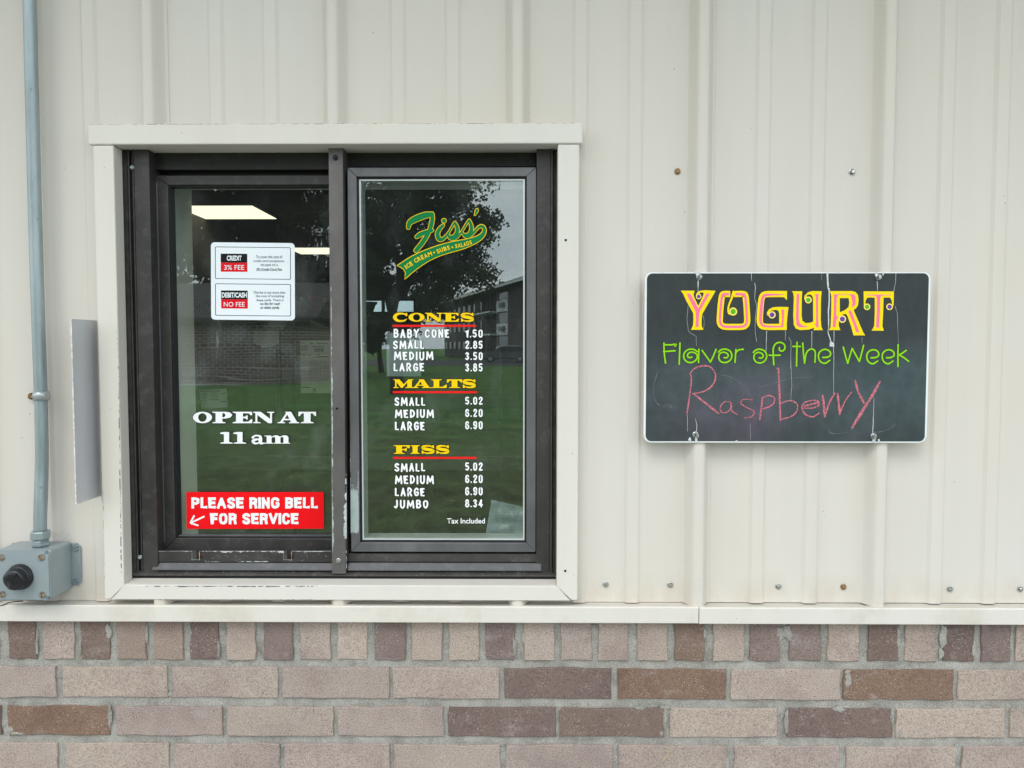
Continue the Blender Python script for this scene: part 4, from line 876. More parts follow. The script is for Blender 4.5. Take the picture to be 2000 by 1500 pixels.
# dirty scuffs on the siding round the fitting
pr = Print(-.0046, .0001, .00003); rnd = random.Random(21); m_scuff = M('brown_scuff', (.36, .31, .25), .8, 0, .3, 200)
for i in range(22):
    x, y = rnd.uniform(98, 138), rnd.uniform(1040, 1058); a = rnd.uniform(-.5, .9); L_ = rnd.uniform(2, 7); pr.stroke(m_scuff, [(x, y), (x + L_ * .5 * math.cos(a), y - L_ * .5 * math.sin(a) + rnd.uniform(-.8, .8)), (x + L_ * math.cos(a), y - L_ * math.sin(a))], [.1, rnd.uniform(.3, .9), .1], caps=False, n=3)
o_ = pr.make('scuff_mark', wall); o_['kind'] = 'stuff'
# bell box
BF = -.068
bx = thing('bell_box', W(42, 1125, 0), 'blue-grey metal bell box with a worn black push button under the conduit', 'bell box')
x0, x1 = X(-12, BF, 1120), X(96.5, BF, 1120); z1, z0 = W(96, 1076, BF).z, W(96, 1172.5, BF).z
bb_ = bm_box(x0, x1, BF + .0055, -.003, z0, z1, .0035, None); from_bm('box_body', bb_, m_boxpaint, bx, False)
lid = bm_box(x0 - .0004, x1 + .0004, BF, BF + .005, z0 - .0004, z1 + .0004, 0); bmesh.ops.bevel(lid, geom=[e for e in lid.edges if abs(e.verts[0].co.y - e.verts[1].co.y) > .001], offset=.006, segments=4, affect='EDGES')
bmesh.ops.bevel(lid, geom=[e for e in lid.edges if e.verts[0].co.y < BF + .001 and e.verts[1].co.y < BF + .001], offset=.0014, segments=2, affect='EDGES'); from_bm('box_lid', lid, m_boxpaint, bx)
fl0, fl1 = X(140.5, -.003, 1100), X(158.5, -.003, 1100); fz0, fz1 = W(150, 1143, -.003).z, W(150, 1061, -.003).z
for s_ in (0, 1):
    a, c = (fl0, fl1) if s_ == 0 else (x0 - (fl1 - fl0), x0)
    f = bm_box(a - .001, c, -.0042, -.0022, fz0, fz1, 0); e2 = [e for e in f.edges if abs(e.verts[0].co.y - e.verts[1].co.y) > .001 and (e.verts[0].co.x > (a + c) / 2) == (s_ == 0)]
    bmesh.ops.bevel(f, geom=e2, offset=.005, segments=4, affect='EDGES'); from_bm('mounting_ear', f, m_boxpaint, bx)
me_ear = slot_screw('ear_screw', .0056, M('painted_screw', (.25, .30, .32), .5, .3, .3, 200), .5); me_lid = slot_screw('lid_screw', .0056, m_rusty, -.9)
m_lids = M('tarnished_steel_screw', (.42, .36, .30), .35, .85, .3, 250); me_lid.materials.clear(); me_lid.materials.append(m_lids)
for px, py in ((148, 1070), (149, 1137)): put('screw', me_ear, W(px, py, -.0046), bx, random.random())
for i, (px, py) in enumerate(((3, 1089), (81, 1089), (5, 1161), (83, 1162))): put('screw', me_lid, W(px, py, BF - .0002), bx, -.1 + i * .2)
bc = W(40.5, 1126, BF); btn = bpy.data.objects.new('push_button', None); COL.objects.link(btn); btn.parent = bx; btn.location = bc - wloc(bx)
bpy.context.view_layer.update()
MB = Matrix.Translation(bc) @ TOWARD
from_bm('button_collar', lathe_bm([(0, 0), (.0212, 0), (.0216, .003), (.0205, .0055), (.0198, .006), (.0198, .0085), (.0190, .010), (.0165, .0105), (0, .0105)], 30, MB), m_deadblack, btn, True)
capb = lathe_bm([(.0172, .009), (.0184, .012), (.0182, .015), (.0174, .0162), (.0172, .0180), (.0164, .0202), (.0142, .0216), (.010, .0223), (.005, .0226), (0, .0226)], 34, MB)
for v in capb.verts:
    q_ = v.co * 60; v.co += Vector((noise.noise(q_), noise.noise(q_ + Vector((9, 0, 0))), noise.noise(q_ + Vector((0, 9, 0))))) * .0009
    d = v.co - (bc + Vector((-.010, -.022, -.008))); 
    if d.length < .0062: v.co += Vector((.001, .0042, .0012)) * (1 - d.length / .0062)
from_bm('button_cap', capb, m_black_plastic, btn, True)
tear = Print(BF - .0234, .0001); tear.stroke(m_hole, [(30, 1116), (31.5, 1121), (30, 1126), (26, 1129), (22, 1133), (20, 1137)], [.3, 1.2, 1.6, 2.2, 1.3, .3]); tear.make('tear', btn)
tag(from_bm('bell_wire', tube_bm([W(px, py, -.034) for px, py in ((-14, 1186), (0, 1183.5), (8, 1181), (16, 1177.5), (28, 1175), (45, 1174.2))], .0008, 8), m_hole, bx, True))

# ================================================================== LETTERING ON THE PANES
# --- fee notice
GL, GR = GLY, GRY
fee = thing('fee_notice', W(494, 549, GL), 'white rounded sticker with black and red card fee panels on the sliding pane', 'sticker')
z2 = zm(400, 460, 8.335)
def rrect(a, b_, c, d, r, sk=0.0, n=5):
    pts = []
    for cx, cy, s0 in ((c - r, b_ + r, -90), (c - r, d - r, 0), (a + r, d - r, 90), (a + r, b_ + r, 180)):
        for i in range(n + 1): t_ = math.radians(s0 + 90 * i / n); pts.append((cx + r * math.cos(t_), cy + r * math.sin(t_)))
    return [(x + (y - 740) * .004, y + (x - 780) * sk) for x, y in pts]
pr = Print(GL, .0003, .00003); SK = .0105
pr.poly(v_sticker, z2(rrect(101, 116, 1466, 1376, 62, SK))); 
for b_, d in ((186, 712), (786, 1310)):
    pr.poly(v_navy, z2(rrect(167, b_, 1401, d, 22, SK)), [z2(rrect(178, b_ + 10, 1390, d - 10, 15, SK))])
pr.poly(v_black, z2(rrect(260, 298, 693, 443, 6, .006))); pr.poly(v_stickred, z2(rrect(261, 444, 695, 592, 6, .006)))
pr.poly(v_black, z2(rrect(263, 897, 697, 1040, 6, .006))); pr.poly(v_stickred, z2(rrect(265, 1041, 699, 1190, 6, .006)))
pr.make('sticker_face', fee)
def ft(s, a, b_, c, d, m, off=0, sh_=0, nm='print_line'): (p0, p1) = z2([(a, b_), (c, d)]); text_obj(nm, s, (*p0, *p1), GL, m, fee, off, sh_, .0011)
ft('CREDIT', 357, 326, 600, 410, v_sticker, .035); ft('3% FEE', 315, 480, 642, 558, v_sticker, .004); ft('DEBIT/CASH', 276, 926, 684, 1012, v_sticker, .035); ft('NO FEE', 308, 1082, 650, 1158, v_sticker, .004)
v_grey = flat('grey_print', (.05, .07, .09))
for s, a, b_, c, d in (('To cover the cost of', 832, 322, 1260, 368), ('credit card acceptance,', 792, 392, 1298, 442), ('we pass on a', 905, 466, 1188, 508), ('This fee is not more than', 790, 905, 1312, 946), ('the cost of accepting', 830, 964, 1290, 1012), ('these cards. There is', 838, 1030, 1280, 1068)): ft(s, a, b_, c, d, v_grey, .0)
for s, a, b_, c, d in (('3% Credit Card Fee', 835, 530, 1256, 574), ('no fee for cash', 900, 1088, 1222, 1128), ('or debit cards.', 903, 1150, 1215, 1192)): ft(s, a, b_, c, d, v_grey, .012, .25)
# --- red bell notice
bell = thing('bell_notice', W(498, 997, GL), 'red rectangular sticker with white bell instructions and an arrow', 'sticker')
pr = Print(GL, .0003, .00003); pr.poly(v_signred, [(364, 961), (632, 961), (632.6, 1032.6), (364.6, 1033)])
for st_ in ([(399.5, 1008.5), (373, 1021)], [(379.5, 1006.5), (371.8, 1021.6)], [(371.8, 1021.6), (387.5, 1026.5)]): pr.stroke(v_white, st_, 3.4, False, caps=False)
pr.make('sticker_face', bell)
BELL_LINES = (('PLEASE RING BELL', (373.7, 971.4, 620.7, 993.2)), ('FOR SERVICE', (411.8, 1002.2, 582.9, 1024)))

# --- wide slab-serif capitals: outline glyphs in a unit box (x right, y down)
def arcp(cx, cy, rx, ry, a0, a1, n=16): return [(cx + rx * math.cos(math.radians(a0 + (a1 - a0) * i / n)), cy + ry * math.sin(math.radians(a0 + (a1 - a0) * i / n))) for i in range(n + 1)]
SLAB = {
 'O': [('poly', arcp(.5, .5, .5, .5, 0, 350, 34), [arcp(.5, .5, .22, .37, 0, 350, 30)])],
 'C': [('stroke', [(.93, .30), (.78, .12), (.55, .075), (.30, .16), (.155, .5), (.30, .84), (.56, .925), (.80, .86), (.95, .66)], [.10, .13, .14, .22, .31, .22, .14, .13, .04]), ('poly', [(.90, 0), (.97, 0), (.97, .38), (.90, .38), (.80, .14)], [])],
 'S': [('stroke', [(.86, .27), (.66, .10), (.40, .075), (.17, .15), (.14, .32), (.33, .45), (.64, .53), (.86, .66), (.83, .83), (.60, .925), (.35, .91), (.12, .74)], [.05, .13, .14, .2, .27, .27, .27, .27, .22, .14, .12, .05]), ('poly', [(.86, 0), (.94, 0), (.95, .36), (.87, .36), (.74, .13)], []), ('poly', [(.03, .62), (.11, .62), (.25, .86), (.13, 1), (.05, 1)], [])],
 'E': [('poly', [(0, 0), (.97, 0), (.99, .30), (.90, .30), (.80, .14), (.52, .13), (.52, .43), (.64, .42), (.70, .32), (.76, .32), (.76, .68), (.70, .68), (.64, .57), (.52, .56), (.52, .87), (.80, .86), (.92, .66), (1, .66), (.98, 1), (0, 1), (0, .93), (.17, .86), (.17, .14), (0, .07)], [])],
 'F': [('poly', [(0, 0), (1, 0), (.99, .36), (.88, .34), (.76, .14), (.52, .13), (.52, .44), (.68, .43), (.76, .32), (.82, .32), (.80, .72), (.74, .70), (.66, .58), (.52, .57), (.52, .86), (.68, .93), (.68, 1), (0, 1), (0, .93), (.16, .86), (.16, .14), (0, .07)], [])],
 'I': [('poly', [(0, 0), (1, 0), (1, .07), (.78, .15), (.78, .85), (1, .93), (1, 1), (0, 1), (0, .93), (.22, .85), (.22, .15), (0, .07)], [])],
 'L': [('poly', [(0, 0), (.68, 0), (.68, .07), (.52, .14), (.52, .87), (.74, .86), (.92, .62), (1, .62), (.98, 1), (0, 1), (0, .93), (.16, .86), (.16, .14), (0, .07)], [])],
 'T': [('poly', [(0, 0), (1, 0), (1, .38), (.93, .38), (.80, .15), (.69, .14), (.69, .86), (.87, .93), (.87, 1), (.13, 1), (.13, .93), (.31, .86), (.31, .14), (.20, .15), (.07, .38), (0, .38)], [])],
 'N': [('poly', [(0, 0), (.36, 0), (.80, .62), (.80, .13), (.66, .07), (.66, 0), (1, 0), (1, .07), (.89, .13), (.89, 1), (.72, 1), (.20, .28), (.20, .87), (.36, .93), (.36, 1), (0, 1), (0, .93), (.11, .87), (.11, .13), (0, .07)], [])],
 'M': [('poly', [(0, 0), (.30, 0), (.52, .58), (.74, 0), (1, 0), (1, .07), (.92, .13), (.92, .87), (1, .93), (1, 1), (.60, 1), (.60, .93), (.69, .87), (.69, .36), (.45, 1), (.38, 1), (.16, .34), (.16, .87), (.27, .93), (.27, 1), (0, 1), (0, .93), (.085, .87), (.085, .13), (0, .07)], [])],
 'A': [('poly', [(.36, 0), (.62, 0), (.90, .88), (1, .93), (1, 1), (.52, 1), (.52, .93), (.62, .88), (.58, .74), (.29, .74), (.24, .88), (.35, .93), (.35, 1), (0, 1), (0, .93), (.12, .88), (.38, .14)], [[(.44, .26), (.33, .62), (.54, .62)]])],
 'P': [('poly', [(0, 0), (.66, 0), (.88, .06), (1, .28), (.90, .50), (.66, .60), (.50, .60), (.50, .87), (.66, .93), (.66, 1), (0, 1), (0, .93), (.16, .87), (.16, .13), (0, .07)], [[(.50, .12), (.50, .48), (.60, .46), (.66, .30), (.60, .14)]])],
 '1': [('poly', [(.28, 0), (.72, 0), (.72, .86), (1, .93), (1, 1), (.05, 1), (.05, .93), (.32, .86), (.32, .20), (.04, .16), (.02, .07)], [])],
 'a': [('stroke', [(.14, .28), (.28, .09), (.50, .07), (.66, .16), (.68, .40), (.68, .80), (.80, .92), (.97, .86)], [.20, .14, .13, .2, .3, .3, .16, .06]), ('stroke', [(.66, .45), (.34, .50), (.17, .68), (.28, .90), (.52, .88), (.68, .72)], [.1, .2, .28, .18, .12, .08])],
 'm': [('poly', [(0, .03), (.26, 0), (.27, .16), (.40, .0), (.52, .0), (.60, .16), (.72, 0), (.86, 0), (.93, .22), (.93, .88), (1, .93), (1, 1), (.68, 1), (.68, .93), (.735, .88), (.735, .26), (.68, .17), (.62, .30), (.62, .88), (.67, .93), (.67, 1), (.36, 1), (.36, .93), (.42, .88), (.42, .26), (.36, .17), (.28, .30), (.28, .88), (.35, .93), (.35, 1), (0, 1), (0, .93), (.09, .88), (.09, .13), (0, .10)], [])],
}
def dash(pr, mat, cmds, bx_, off=(0, 0)):
    a, b_, c, d = bx_; fx_ = lambda p: (a + p[0] * (c - a) + off[0], b_ + p[1] * (d - b_) + off[1]); ax = (c - a); ay = (d - b_)
    for cm in cmds:
        if cm[0] == 'poly': pr.poly(mat, [fx_(p) for p in cm[1]], [[fx_(p) for p in h] for h in cm[2]])
        else: pr.stroke(mat, [fx_(p) for p in cm[1]], [w_ * (ax * .55 + ay * .45) for w_ in cm[2]])
def slab(name, parent, glyphs, plane, mat, edge=None):
    pr = Print(plane, .0003, .00003)
    if edge:
        for g, bx_ in glyphs:
            for o_ in ((-.8, -.5), (.8, .7), (-.6, .9), (.7, -.7)): dash(pr, edge, SLAB[g], bx_, o_)
    for g, bx_ in glyphs: dash(pr, mat, SLAB[g], bx_)
    return pr.make(name, parent)
def zb_(z, x0, y0, x1, y1): (a, b_), (c, d) = z([(x0, y0), (x1, y1)]); return (a, b_, c, d)
z4, z5, zL = zm(740, 590, 5.556), zm(740, 850, 6.667), zm(0, 500, 2.857)
opn = thing('opening_hours_lettering', W(497, 835, GL), 'white wide serif lettering giving the 11 am opening time on the sliding pane', 'lettering')
slab('lettering', opn, [(g, zb_(zL, a, 869, c, 933)) for g, a, c in (('O', 1076, 1183), ('P', 1185, 1297), ('E', 1298, 1409), ('N', 1412, 1531), ('A', 1549, 1670), ('T', 1665, 1764))], GL, v_white, v_black)
slab('lettering', opn, [('1', zb_(zL, 1226, 982, 1299, 1047)), ('1', zb_(zL, 1300, 982, 1374, 1047)), ('a', zb_(zL, 1399, 999, 1479, 1050)), ('m', zb_(zL, 1475, 1001, 1620, 1047))], GL, v_white, v_black)

menu = thing('price_list_lettering', W(850, 820, GR), 'yellow, red and white vinyl price list of cones, malts and sizes on the fixed pane', 'lettering')
slab('heading', menu, [(g, zb_(z4, a, 117, c, 213)) for g, a, c in (('C', 148, 312), ('O', 322, 496), ('N', 503, 692), ('E', 695, 868), ('S', 885, 1034))], GR, v_yellow, v_black)
slab('heading', menu, [(g, zb_(z4, a, 838, c, 932)) for g, a, c in (('M', 157, 376), ('A', 360, 566), ('L', 566, 738), ('T', 738, 904), ('S', 905, 1055))], GR, v_yellow, v_black)
slab('heading', menu, [(g, zb_(z5, a, 130, c, 242)) for g, a, c in (('F', 192, 403), ('I', 412, 532), ('S', 550, 728), ('S', 742, 920))], GR, v_yellow, v_black)
for a, c, y, s_ in ((768.5, 928.5, 636.4, 0), (769, 929.5, 765.9, 0), (769.5, 929, 894.3, 0)):
    pr = Print(GR, .0003, .00003); pr.stroke(v_red, [(a, y), (c, y)], 4.2, False); pr.make('rule_line', menu)
# casual condensed capitals and figures as strokes
CAS = {
 'A': [[(.08, .95), (.5, .05)], [(.5, .05), (.92, .95)], [(.24, .66), (.76, .64)]], 'B': [[(.12, .05), (.12, .95)], [(.12, .06), (.6, .06), (.82, .26), (.55, .47), (.14, .48)], [(.14, .50), (.68, .50), (.90, .72), (.62, .94), (.12, .94)]],
 'C': [[(.90, .24), (.62, .06), (.22, .22), (.12, .55), (.28, .88), (.62, .94), (.90, .76)]], 'D': [[(.12, .05), (.12, .95)], [(.12, .07), (.55, .10), (.88, .42), (.70, .78), (.14, .94)]],
 'E': [[(.85, .07), (.14, .06), (.14, .94), (.88, .93)], [(.14, .48), (.72, .48)]], 'G': [[(.88, .22), (.60, .06), (.22, .20), (.10, .55), (.28, .88), (.62, .94), (.88, .80), (.88, .56), (.58, .56)]],
 'I': [[(.5, .05), (.5, .95)]], 'J': [[(.78, .05), (.76, .68), (.50, .94), (.10, .84)]], 'L': [[(.14, .05), (.14, .93), (.86, .92)]], 'M': [[(.05, .95), (.14, .05)], [(.14, .05), (.5, .72)], [(.5, .72), (.86, .05)], [(.86, .05), (.95, .95)]],
 'N': [[(.12, .95), (.12, .05)], [(.12, .05), (.88, .93)], [(.88, .93), (.88, .05)]], 'O': [[(.50, .06), (.16, .22), (.12, .60), (.34, .92), (.68, .92), (.90, .60), (.86, .22), (.52, .06)]], 'R': [[(.12, .95), (.12, .06), (.60, .06), (.86, .28), (.60, .50), (.14, .52)], [(.45, .52), (.90, .95)]],
 'S': [[(.86, .18), (.55, .05), (.18, .17), (.18, .38), (.50, .50), (.82, .62), (.82, .85), (.48, .95), (.10, .82)]], 'U': [[(.12, .05), (.12, .70), (.36, .94), (.66, .94), (.88, .70), (.88, .05)]], 'Y': [[(.08, .05), (.5, .52)], [(.5, .52), (.92, .05)], [(.5, .52), (.44, .95)]],
 '0': [[(.46, .05), (.16, .18), (.13, .5), (.16, .82), (.5, .95), (.84, .82), (.87, .5), (.84, .18), (.54, .05)]], '1': [[(.10, .26), (.72, .05), (.72, .95)]], '2': [[(.14, .26), (.34, .06), (.72, .08), (.84, .30), (.18, .92), (.88, .92)]],
 '3': [[(.14, .20), (.45, .06), (.82, .22), (.48, .47), (.86, .68), (.55, .94), (.12, .82)]], '4': [[(.66, .95), (.66, .06)], [(.66, .06), (.08, .70)], [(.08, .70), (.94, .70)]], '5': [[(.82, .07), (.22, .07), (.18, .46), (.60, .42), (.86, .64), (.62, .92), (.14, .86)]],
 '6': [[(.84, .20), (.55, .05), (.20, .18), (.13, .5), (.16, .84), (.48, .95), (.84, .84), (.86, .60), (.56, .44), (.22, .54)]], '8': [[(.48, .47), (.20, .36), (.20, .16), (.48, .05), (.78, .16), (.78, .36), (.52, .47)], [(.48, .47), (.14, .60), (.14, .84), (.48, .95), (.86, .84), (.86, .60), (.52, .47)]], '9': [[(.16, .80), (.45, .95), (.80, .82), (.87, .5), (.84, .16), (.52, .05), (.16, .16), (.14, .40), (.44, .56), (.78, .46)]],
 '.': [[(.4, .92), (.5, .92)]],
}
SHARP = set('AMNLEY14')
def casual(name, s, bx_, parent, wk=.24, seed=0):
    pr = Print(GR, .0003, .00003); rnd = random.Random(seed); a, b_, c, d = bx_; H = d - b_; wt = {'I': .36, 'M': 1.35, '.': .34, ' ': .55, '1': .8, 'W': 1.3, 'J': .8, 'L': .85, 'E': .85}
    gap = .18; tot = sum(wt.get(ch, 1) for ch in s) + gap * (len(s) - 1); u = (c - a) / tot; wd = H * wk; x = a; glyphs = []
    for ch in s:
        wv = wt.get(ch, 1) * u
        if ch != ' ':
            dy = rnd.uniform(-.03, .03) * H if seed else 0; ins = wd * .42
            for st_ in CAS[ch]: glyphs.append(([(x + ins + p[0] * (wv - 2 * ins) if wv > 2.2 * ins else x + wv / 2, b_ + ins + p[1] * (H - 2 * ins) + dy) for p in st_], ch not in SHARP))
        x += wv + gap * u
    y1_ = pr.lay(); y2_ = None
    for g, sm in glyphs: pr.stroke(v_black, g, wd + 1.1, sm)
    for g, sm in glyphs: pr.stroke(v_white, g, wd, sm, n=5)
    return pr.make(name, parent)
rows_ = [('BABY CONE', 768, 878, 642, 660.5, '1.50', 643, 660), ('SMALL', 767, 829, 664, 682.3, '2.85', 665, 682), ('MEDIUM', 769, 847, 686, 704.4, '3.50', 687, 704), ('LARGE', 768, 829, 708.6, 726.3, '3.85', 709, 726.3),
         ('SMALL', 770, 831, 775.2, 793.3, '5.02', 774.5, 791), ('MEDIUM', 771, 848, 799, 817, '6.20', 798, 815), ('LARGE', 770.6, 830, 823, 841.5, '6.90', 822, 839),
         ('SMALL', 770, 831, 904, 922, '5.02', 902.6, 920), ('MEDIUM', 771, 848, 928, 946.3, '6.20', 926.5, 944), ('LARGE', 770.6, 830, 952, 970, '6.90', 950.5, 968), ('JUMBO', 769, 837, 975.6, 993.5, '8.34', 974.4, 991.6)]
for i, (s, a, c, b_, d, pz, e, f) in enumerate(rows_):
    casual('price_line', s, (a, b_, c, d), menu, .183, i + 1); casual('price_figure', pz, (908, e, 943.4, f), menu, .165)
text_obj('print_line', 'Tax Included', (873, 1012.3, 947, 1022.5), GR, v_white, menu, .014, 0, .0012)

GRO = {'P': [[(0, 1), (0, 0)], [(0, .0), (.6, .0), (1, .10), (1, .46), (.6, .56), (0, .56)]], 'L': [[(0, 0), (0, 1), (1, 1)]], 'E': [[(1, 0), (0, 0), (0, 1), (1, 1)], [(0, .49), (.88, .49)]], 'F': [[(1, 0), (0, 0), (0, 1)], [(0, .50), (.88, .50)]],
 'A': [[(-.02, 1), (.47, .06)], [(.53, .06), (1.02, 1)], [(.22, .66), (.78, .66)]], 'S': [[(1, .28), (.92, .08), (.5, -.01), (.08, .10), (.04, .30), (.30, .44), (.72, .56), (1, .74), (.92, .94), (.5, 1.01), (.08, .92), (0, .70)]],
 'R': [[(0, 1), (0, 0)], [(0, 0), (.62, 0), (.96, .10), (.96, .42), (.6, .52), (0, .52)], [(.55, .52), (.92, .62), (.94, .88), (1, 1)]], 'I': [[(.5, 0), (.5, 1)]], 'N': [[(0, 1), (0, 0)], [(.04, .06), (.96, .94)], [(1, 1), (1, 0)]],
 'G': [[(1, .30), (.90, .08), (.5, -.01), (.10, .10), (0, .5), (.10, .90), (.5, 1.01), (.92, .88), (.98, .56), (.55, .56)]], 'B': [[(0, 1), (0, 0)], [(0, 0), (.6, 0), (.94, .10), (.92, .38), (.6, .48), (0, .48)], [(.6, .48), (.98, .60), (1, .88), (.6, 1), (0, 1)]],
 'O': [[(.5, -.01), (.12, .10), (0, .5), (.12, .90), (.5, 1.01), (.88, .90), (1, .5), (.88, .10), (.5, -.01)]], 'V': [[(-.02, 0), (.47, .94)], [(.53, .94), (1.02, 0)]], 'C': [[(1, .32), (.90, .08), (.5, -.01), (.10, .10), (0, .5), (.10, .90), (.5, 1.01), (.90, .92), (1, .68)]]}
for s_, (a, b_, c, d) in BELL_LINES:
    pr = Print(GL, .0008, .00002); H = d - b_; wd = H * .245; wt = {'I': .26, ' ': .42, 'L': .86, 'E': .92, 'F': .88, 'O': 1.08, 'G': 1.08, 'A': 1.12, 'V': 1.1}; gap = .15
    tot = sum(wt.get(ch, 1) for ch in s_) + gap * (len(s_) - 1); u = (c - a) / tot; x = a
    for ch in s_:
        wv = wt.get(ch, 1) * u
        if ch != ' ':
            h_ = wd / 2
            for st_ in GRO[ch]:
                pts = [(x + h_ + p[0] * (wv - wd) if ch != 'I' else x + wv / 2, b_ + h_ + p[1] * (H - wd)) for p in st_]
                def ext(p, q): L3 = math.dist(p, q) or 1; return (p[0] + (p[0] - q[0]) / L3 * h_, p[1] + (p[1] - q[1]) / L3 * h_)
                if ch not in 'SGOC' and pts[0] != pts[-1]: pts = [ext(pts[0], pts[1])] + pts[1:-1] + [ext(pts[-1], pts[-2])]
                pr.stroke(v_white, pts, wd, ch in 'SGOC', caps=False, n=5)
        x += wv + gap * u
    pr.make('lettering', bell)
# --- shop logo
logo = thing('shop_logo', W(865, 475, GR), 'green and yellow script logo with a ribbon banner on the fixed pane', 'logo')
z3 = zm(760, 380, 7.143); pr = Print(GR, .0003, .00003)
banner = spline([(115, 992), (180, 950), (280, 885), (400, 822), (550, 760), (700, 708), (850, 668), (1000, 638), (1130, 612), (1230, 578), (1290, 535), (1308, 490), (1290, 462), (1255, 468), (1215, 510), (1165, 545), (1100, 565)], 5)
outer = [(1140, 545), (1190, 500), (1235, 445), (1285, 422), (1330, 440), (1352, 500), (1338, 560), (1300, 612), (1230, 665), (1130, 715), (1000, 765), (850, 806), (700, 855), (550, 925), (420, 1010), (310, 1095), (220, 1178)]
bn = [(p.x, p.y) for p in banner[:-10]] + [(p.x, p.y) for p in spline(outer, 5)] + [(232, 1090), (205, 1040), (165, 1010)]
strk = [([(268, 462), (278, 410), (320, 365), (420, 318), (520, 285), (598, 278)], [46, 62, 78, 88, 80, 60]), ([(600, 262), (604, 330), (588, 420), (560, 510), (510, 600), (450, 690), (375, 780)], [40, 56, 58, 52, 60, 62, 56]), ([(385, 590), (430, 560), (500, 530), (600, 500)], [46, 62, 60, 40]),
        ([(752, 430), (705, 480), (675, 545), (690, 610), (730, 628), (790, 585), (850, 500), (905, 400)], [40, 52, 56, 60, 50, 34, 24, 26]), ([(918, 392), (942, 440), (952, 500), (935, 555), (890, 590), (840, 578)], [34, 44, 52, 54, 46, 22]), ([(828, 570), (850, 605), (900, 615), (950, 590), (1010, 520), (1060, 440), (1110, 362)], [26, 44, 44, 34, 24, 24, 26]),
        ([(1118, 358), (1142, 420), (1150, 480), (1132, 530), (1090, 565), (1040, 552)], [34, 44, 50, 50, 44, 22]), ([(1025, 540), (1060, 580), (1105, 585), (1155, 555), (1200, 505), (1240, 460)], [26, 40, 40, 34, 30, 26])]
yd = pr.lay(); 
def off_poly(poly, k):
    P2 = [Vector(p) for p in poly]; n = len(P2); o_ = []
    for i in range(n):
        a = (P2[i] - P2[i - 1]); c = (P2[(i + 1) % n] - P2[i]); a = a.normalized() if a.length else c.normalized(); c = c.normalized() if c.length else a; t_ = (a + c); t_ = t_.normalized() if t_.length > .1 else a
        o_.append((P2[i].x + t_.y * k, P2[i].y - t_.x * k))
    return o_
for layer, (mat, g) in enumerate(((v_black, 26), (v_yellow, 17), (v_green, 0))):
    pr.poly(mat, z3(off_poly(bn, g * .62)))
    for pts, wd in strk: pr.stroke(mat, z3(pts), [(w_ + g) / 7.143 for w_ in wd], caps=True)
    (cx, cy), = z3([(765, 365)]); pr.disc(mat, (cx, cy), (30 + g / 2) / 7.143)
    pr.stroke(mat, z3([(1225, 215), (1215, 245), (1195, 285)]), [(38 + g) / 7.143, (36 + g) / 7.143, (14 + g) / 7.143])
ylift = pr.o + .0001; pr.make('script_mark', logo)
def on_curve(s, pts, hgt, mat, parent, fillr=1.0):
    P2 = spline(z3(pts), 12); L_ = [0]
    for a, c in zip(P2, P2[1:]): L_.append(L_[-1] + (c - a).length)
    wt = {'I': .45, ' ': .5, 'M': 1.25, 'A': 1.05, 'S': .9, 'E': .85, 'L': .8}; tot = sum(wt.get(c, 1) for c in s); x = 0
    for ch in s:
        w_ = wt.get(ch, 1) * L_[-1] / tot
        if ch != ' ':
            c = x + w_ / 2; i = min(len(P2) - 2, next((k for k in range(1, len(L_)) if L_[k] >= c), len(L_) - 1) - 1); d = (P2[i + 1] - P2[i]).normalized(); q_ = P2[i] + d * (c - L_[i]); n_ = Vector((d.y, -d.x))
            cu = bpy.data.curves.new('t', 'FONT'); cu.body = ch; cu.offset = .03; cu.resolution_u = 2; ob = bpy.data.objects.new('t', cu); COL.objects.link(ob); dg = bpy.context.evaluated_depsgraph_get(); dg.update()
            me = bpy.data.meshes.new_from_object(ob.evaluated_get(dg)); bpy.data.objects.remove(ob); xs = [v.co.x for v in me.vertices]; ys = [v.co.y for v in me.vertices]; mx_, mn, my, ny = max(xs), min(xs), max(ys), min(ys)
            for v in me.vertices:
                u = ((v.co.x - mn) / (mx_ - mn) - .5) * w_ * (.82 if ch != 'I' else .55); vv_ = ((v.co.y - ny) / (my - ny) - .5) * hgt / 7.143; p = q_ + d * u + n_ * vv_; v.co = W(p.x, p.y, GR - ylift - .0001)
            link('banner_letter', me, mat, parent)
        x += w_
on_curve('ICE CREAM', [(222, 1020), (300, 968), (400, 905), (500, 858), (600, 820)], 62, v_yellow, logo); on_curve('SUBS', [(662, 800), (750, 765), (850, 735)], 60, v_yellow, logo); on_curve('SALADS', [(918, 722), (1030, 700), (1155, 662)], 56, v_yellow, logo)
for q_ in ((627, 808), (883, 735)): pr = Print(GR, ylift + .0001); pr.disc(v_yellow, z3([q_])[0], 1.7); pr.make('banner_dot', logo)

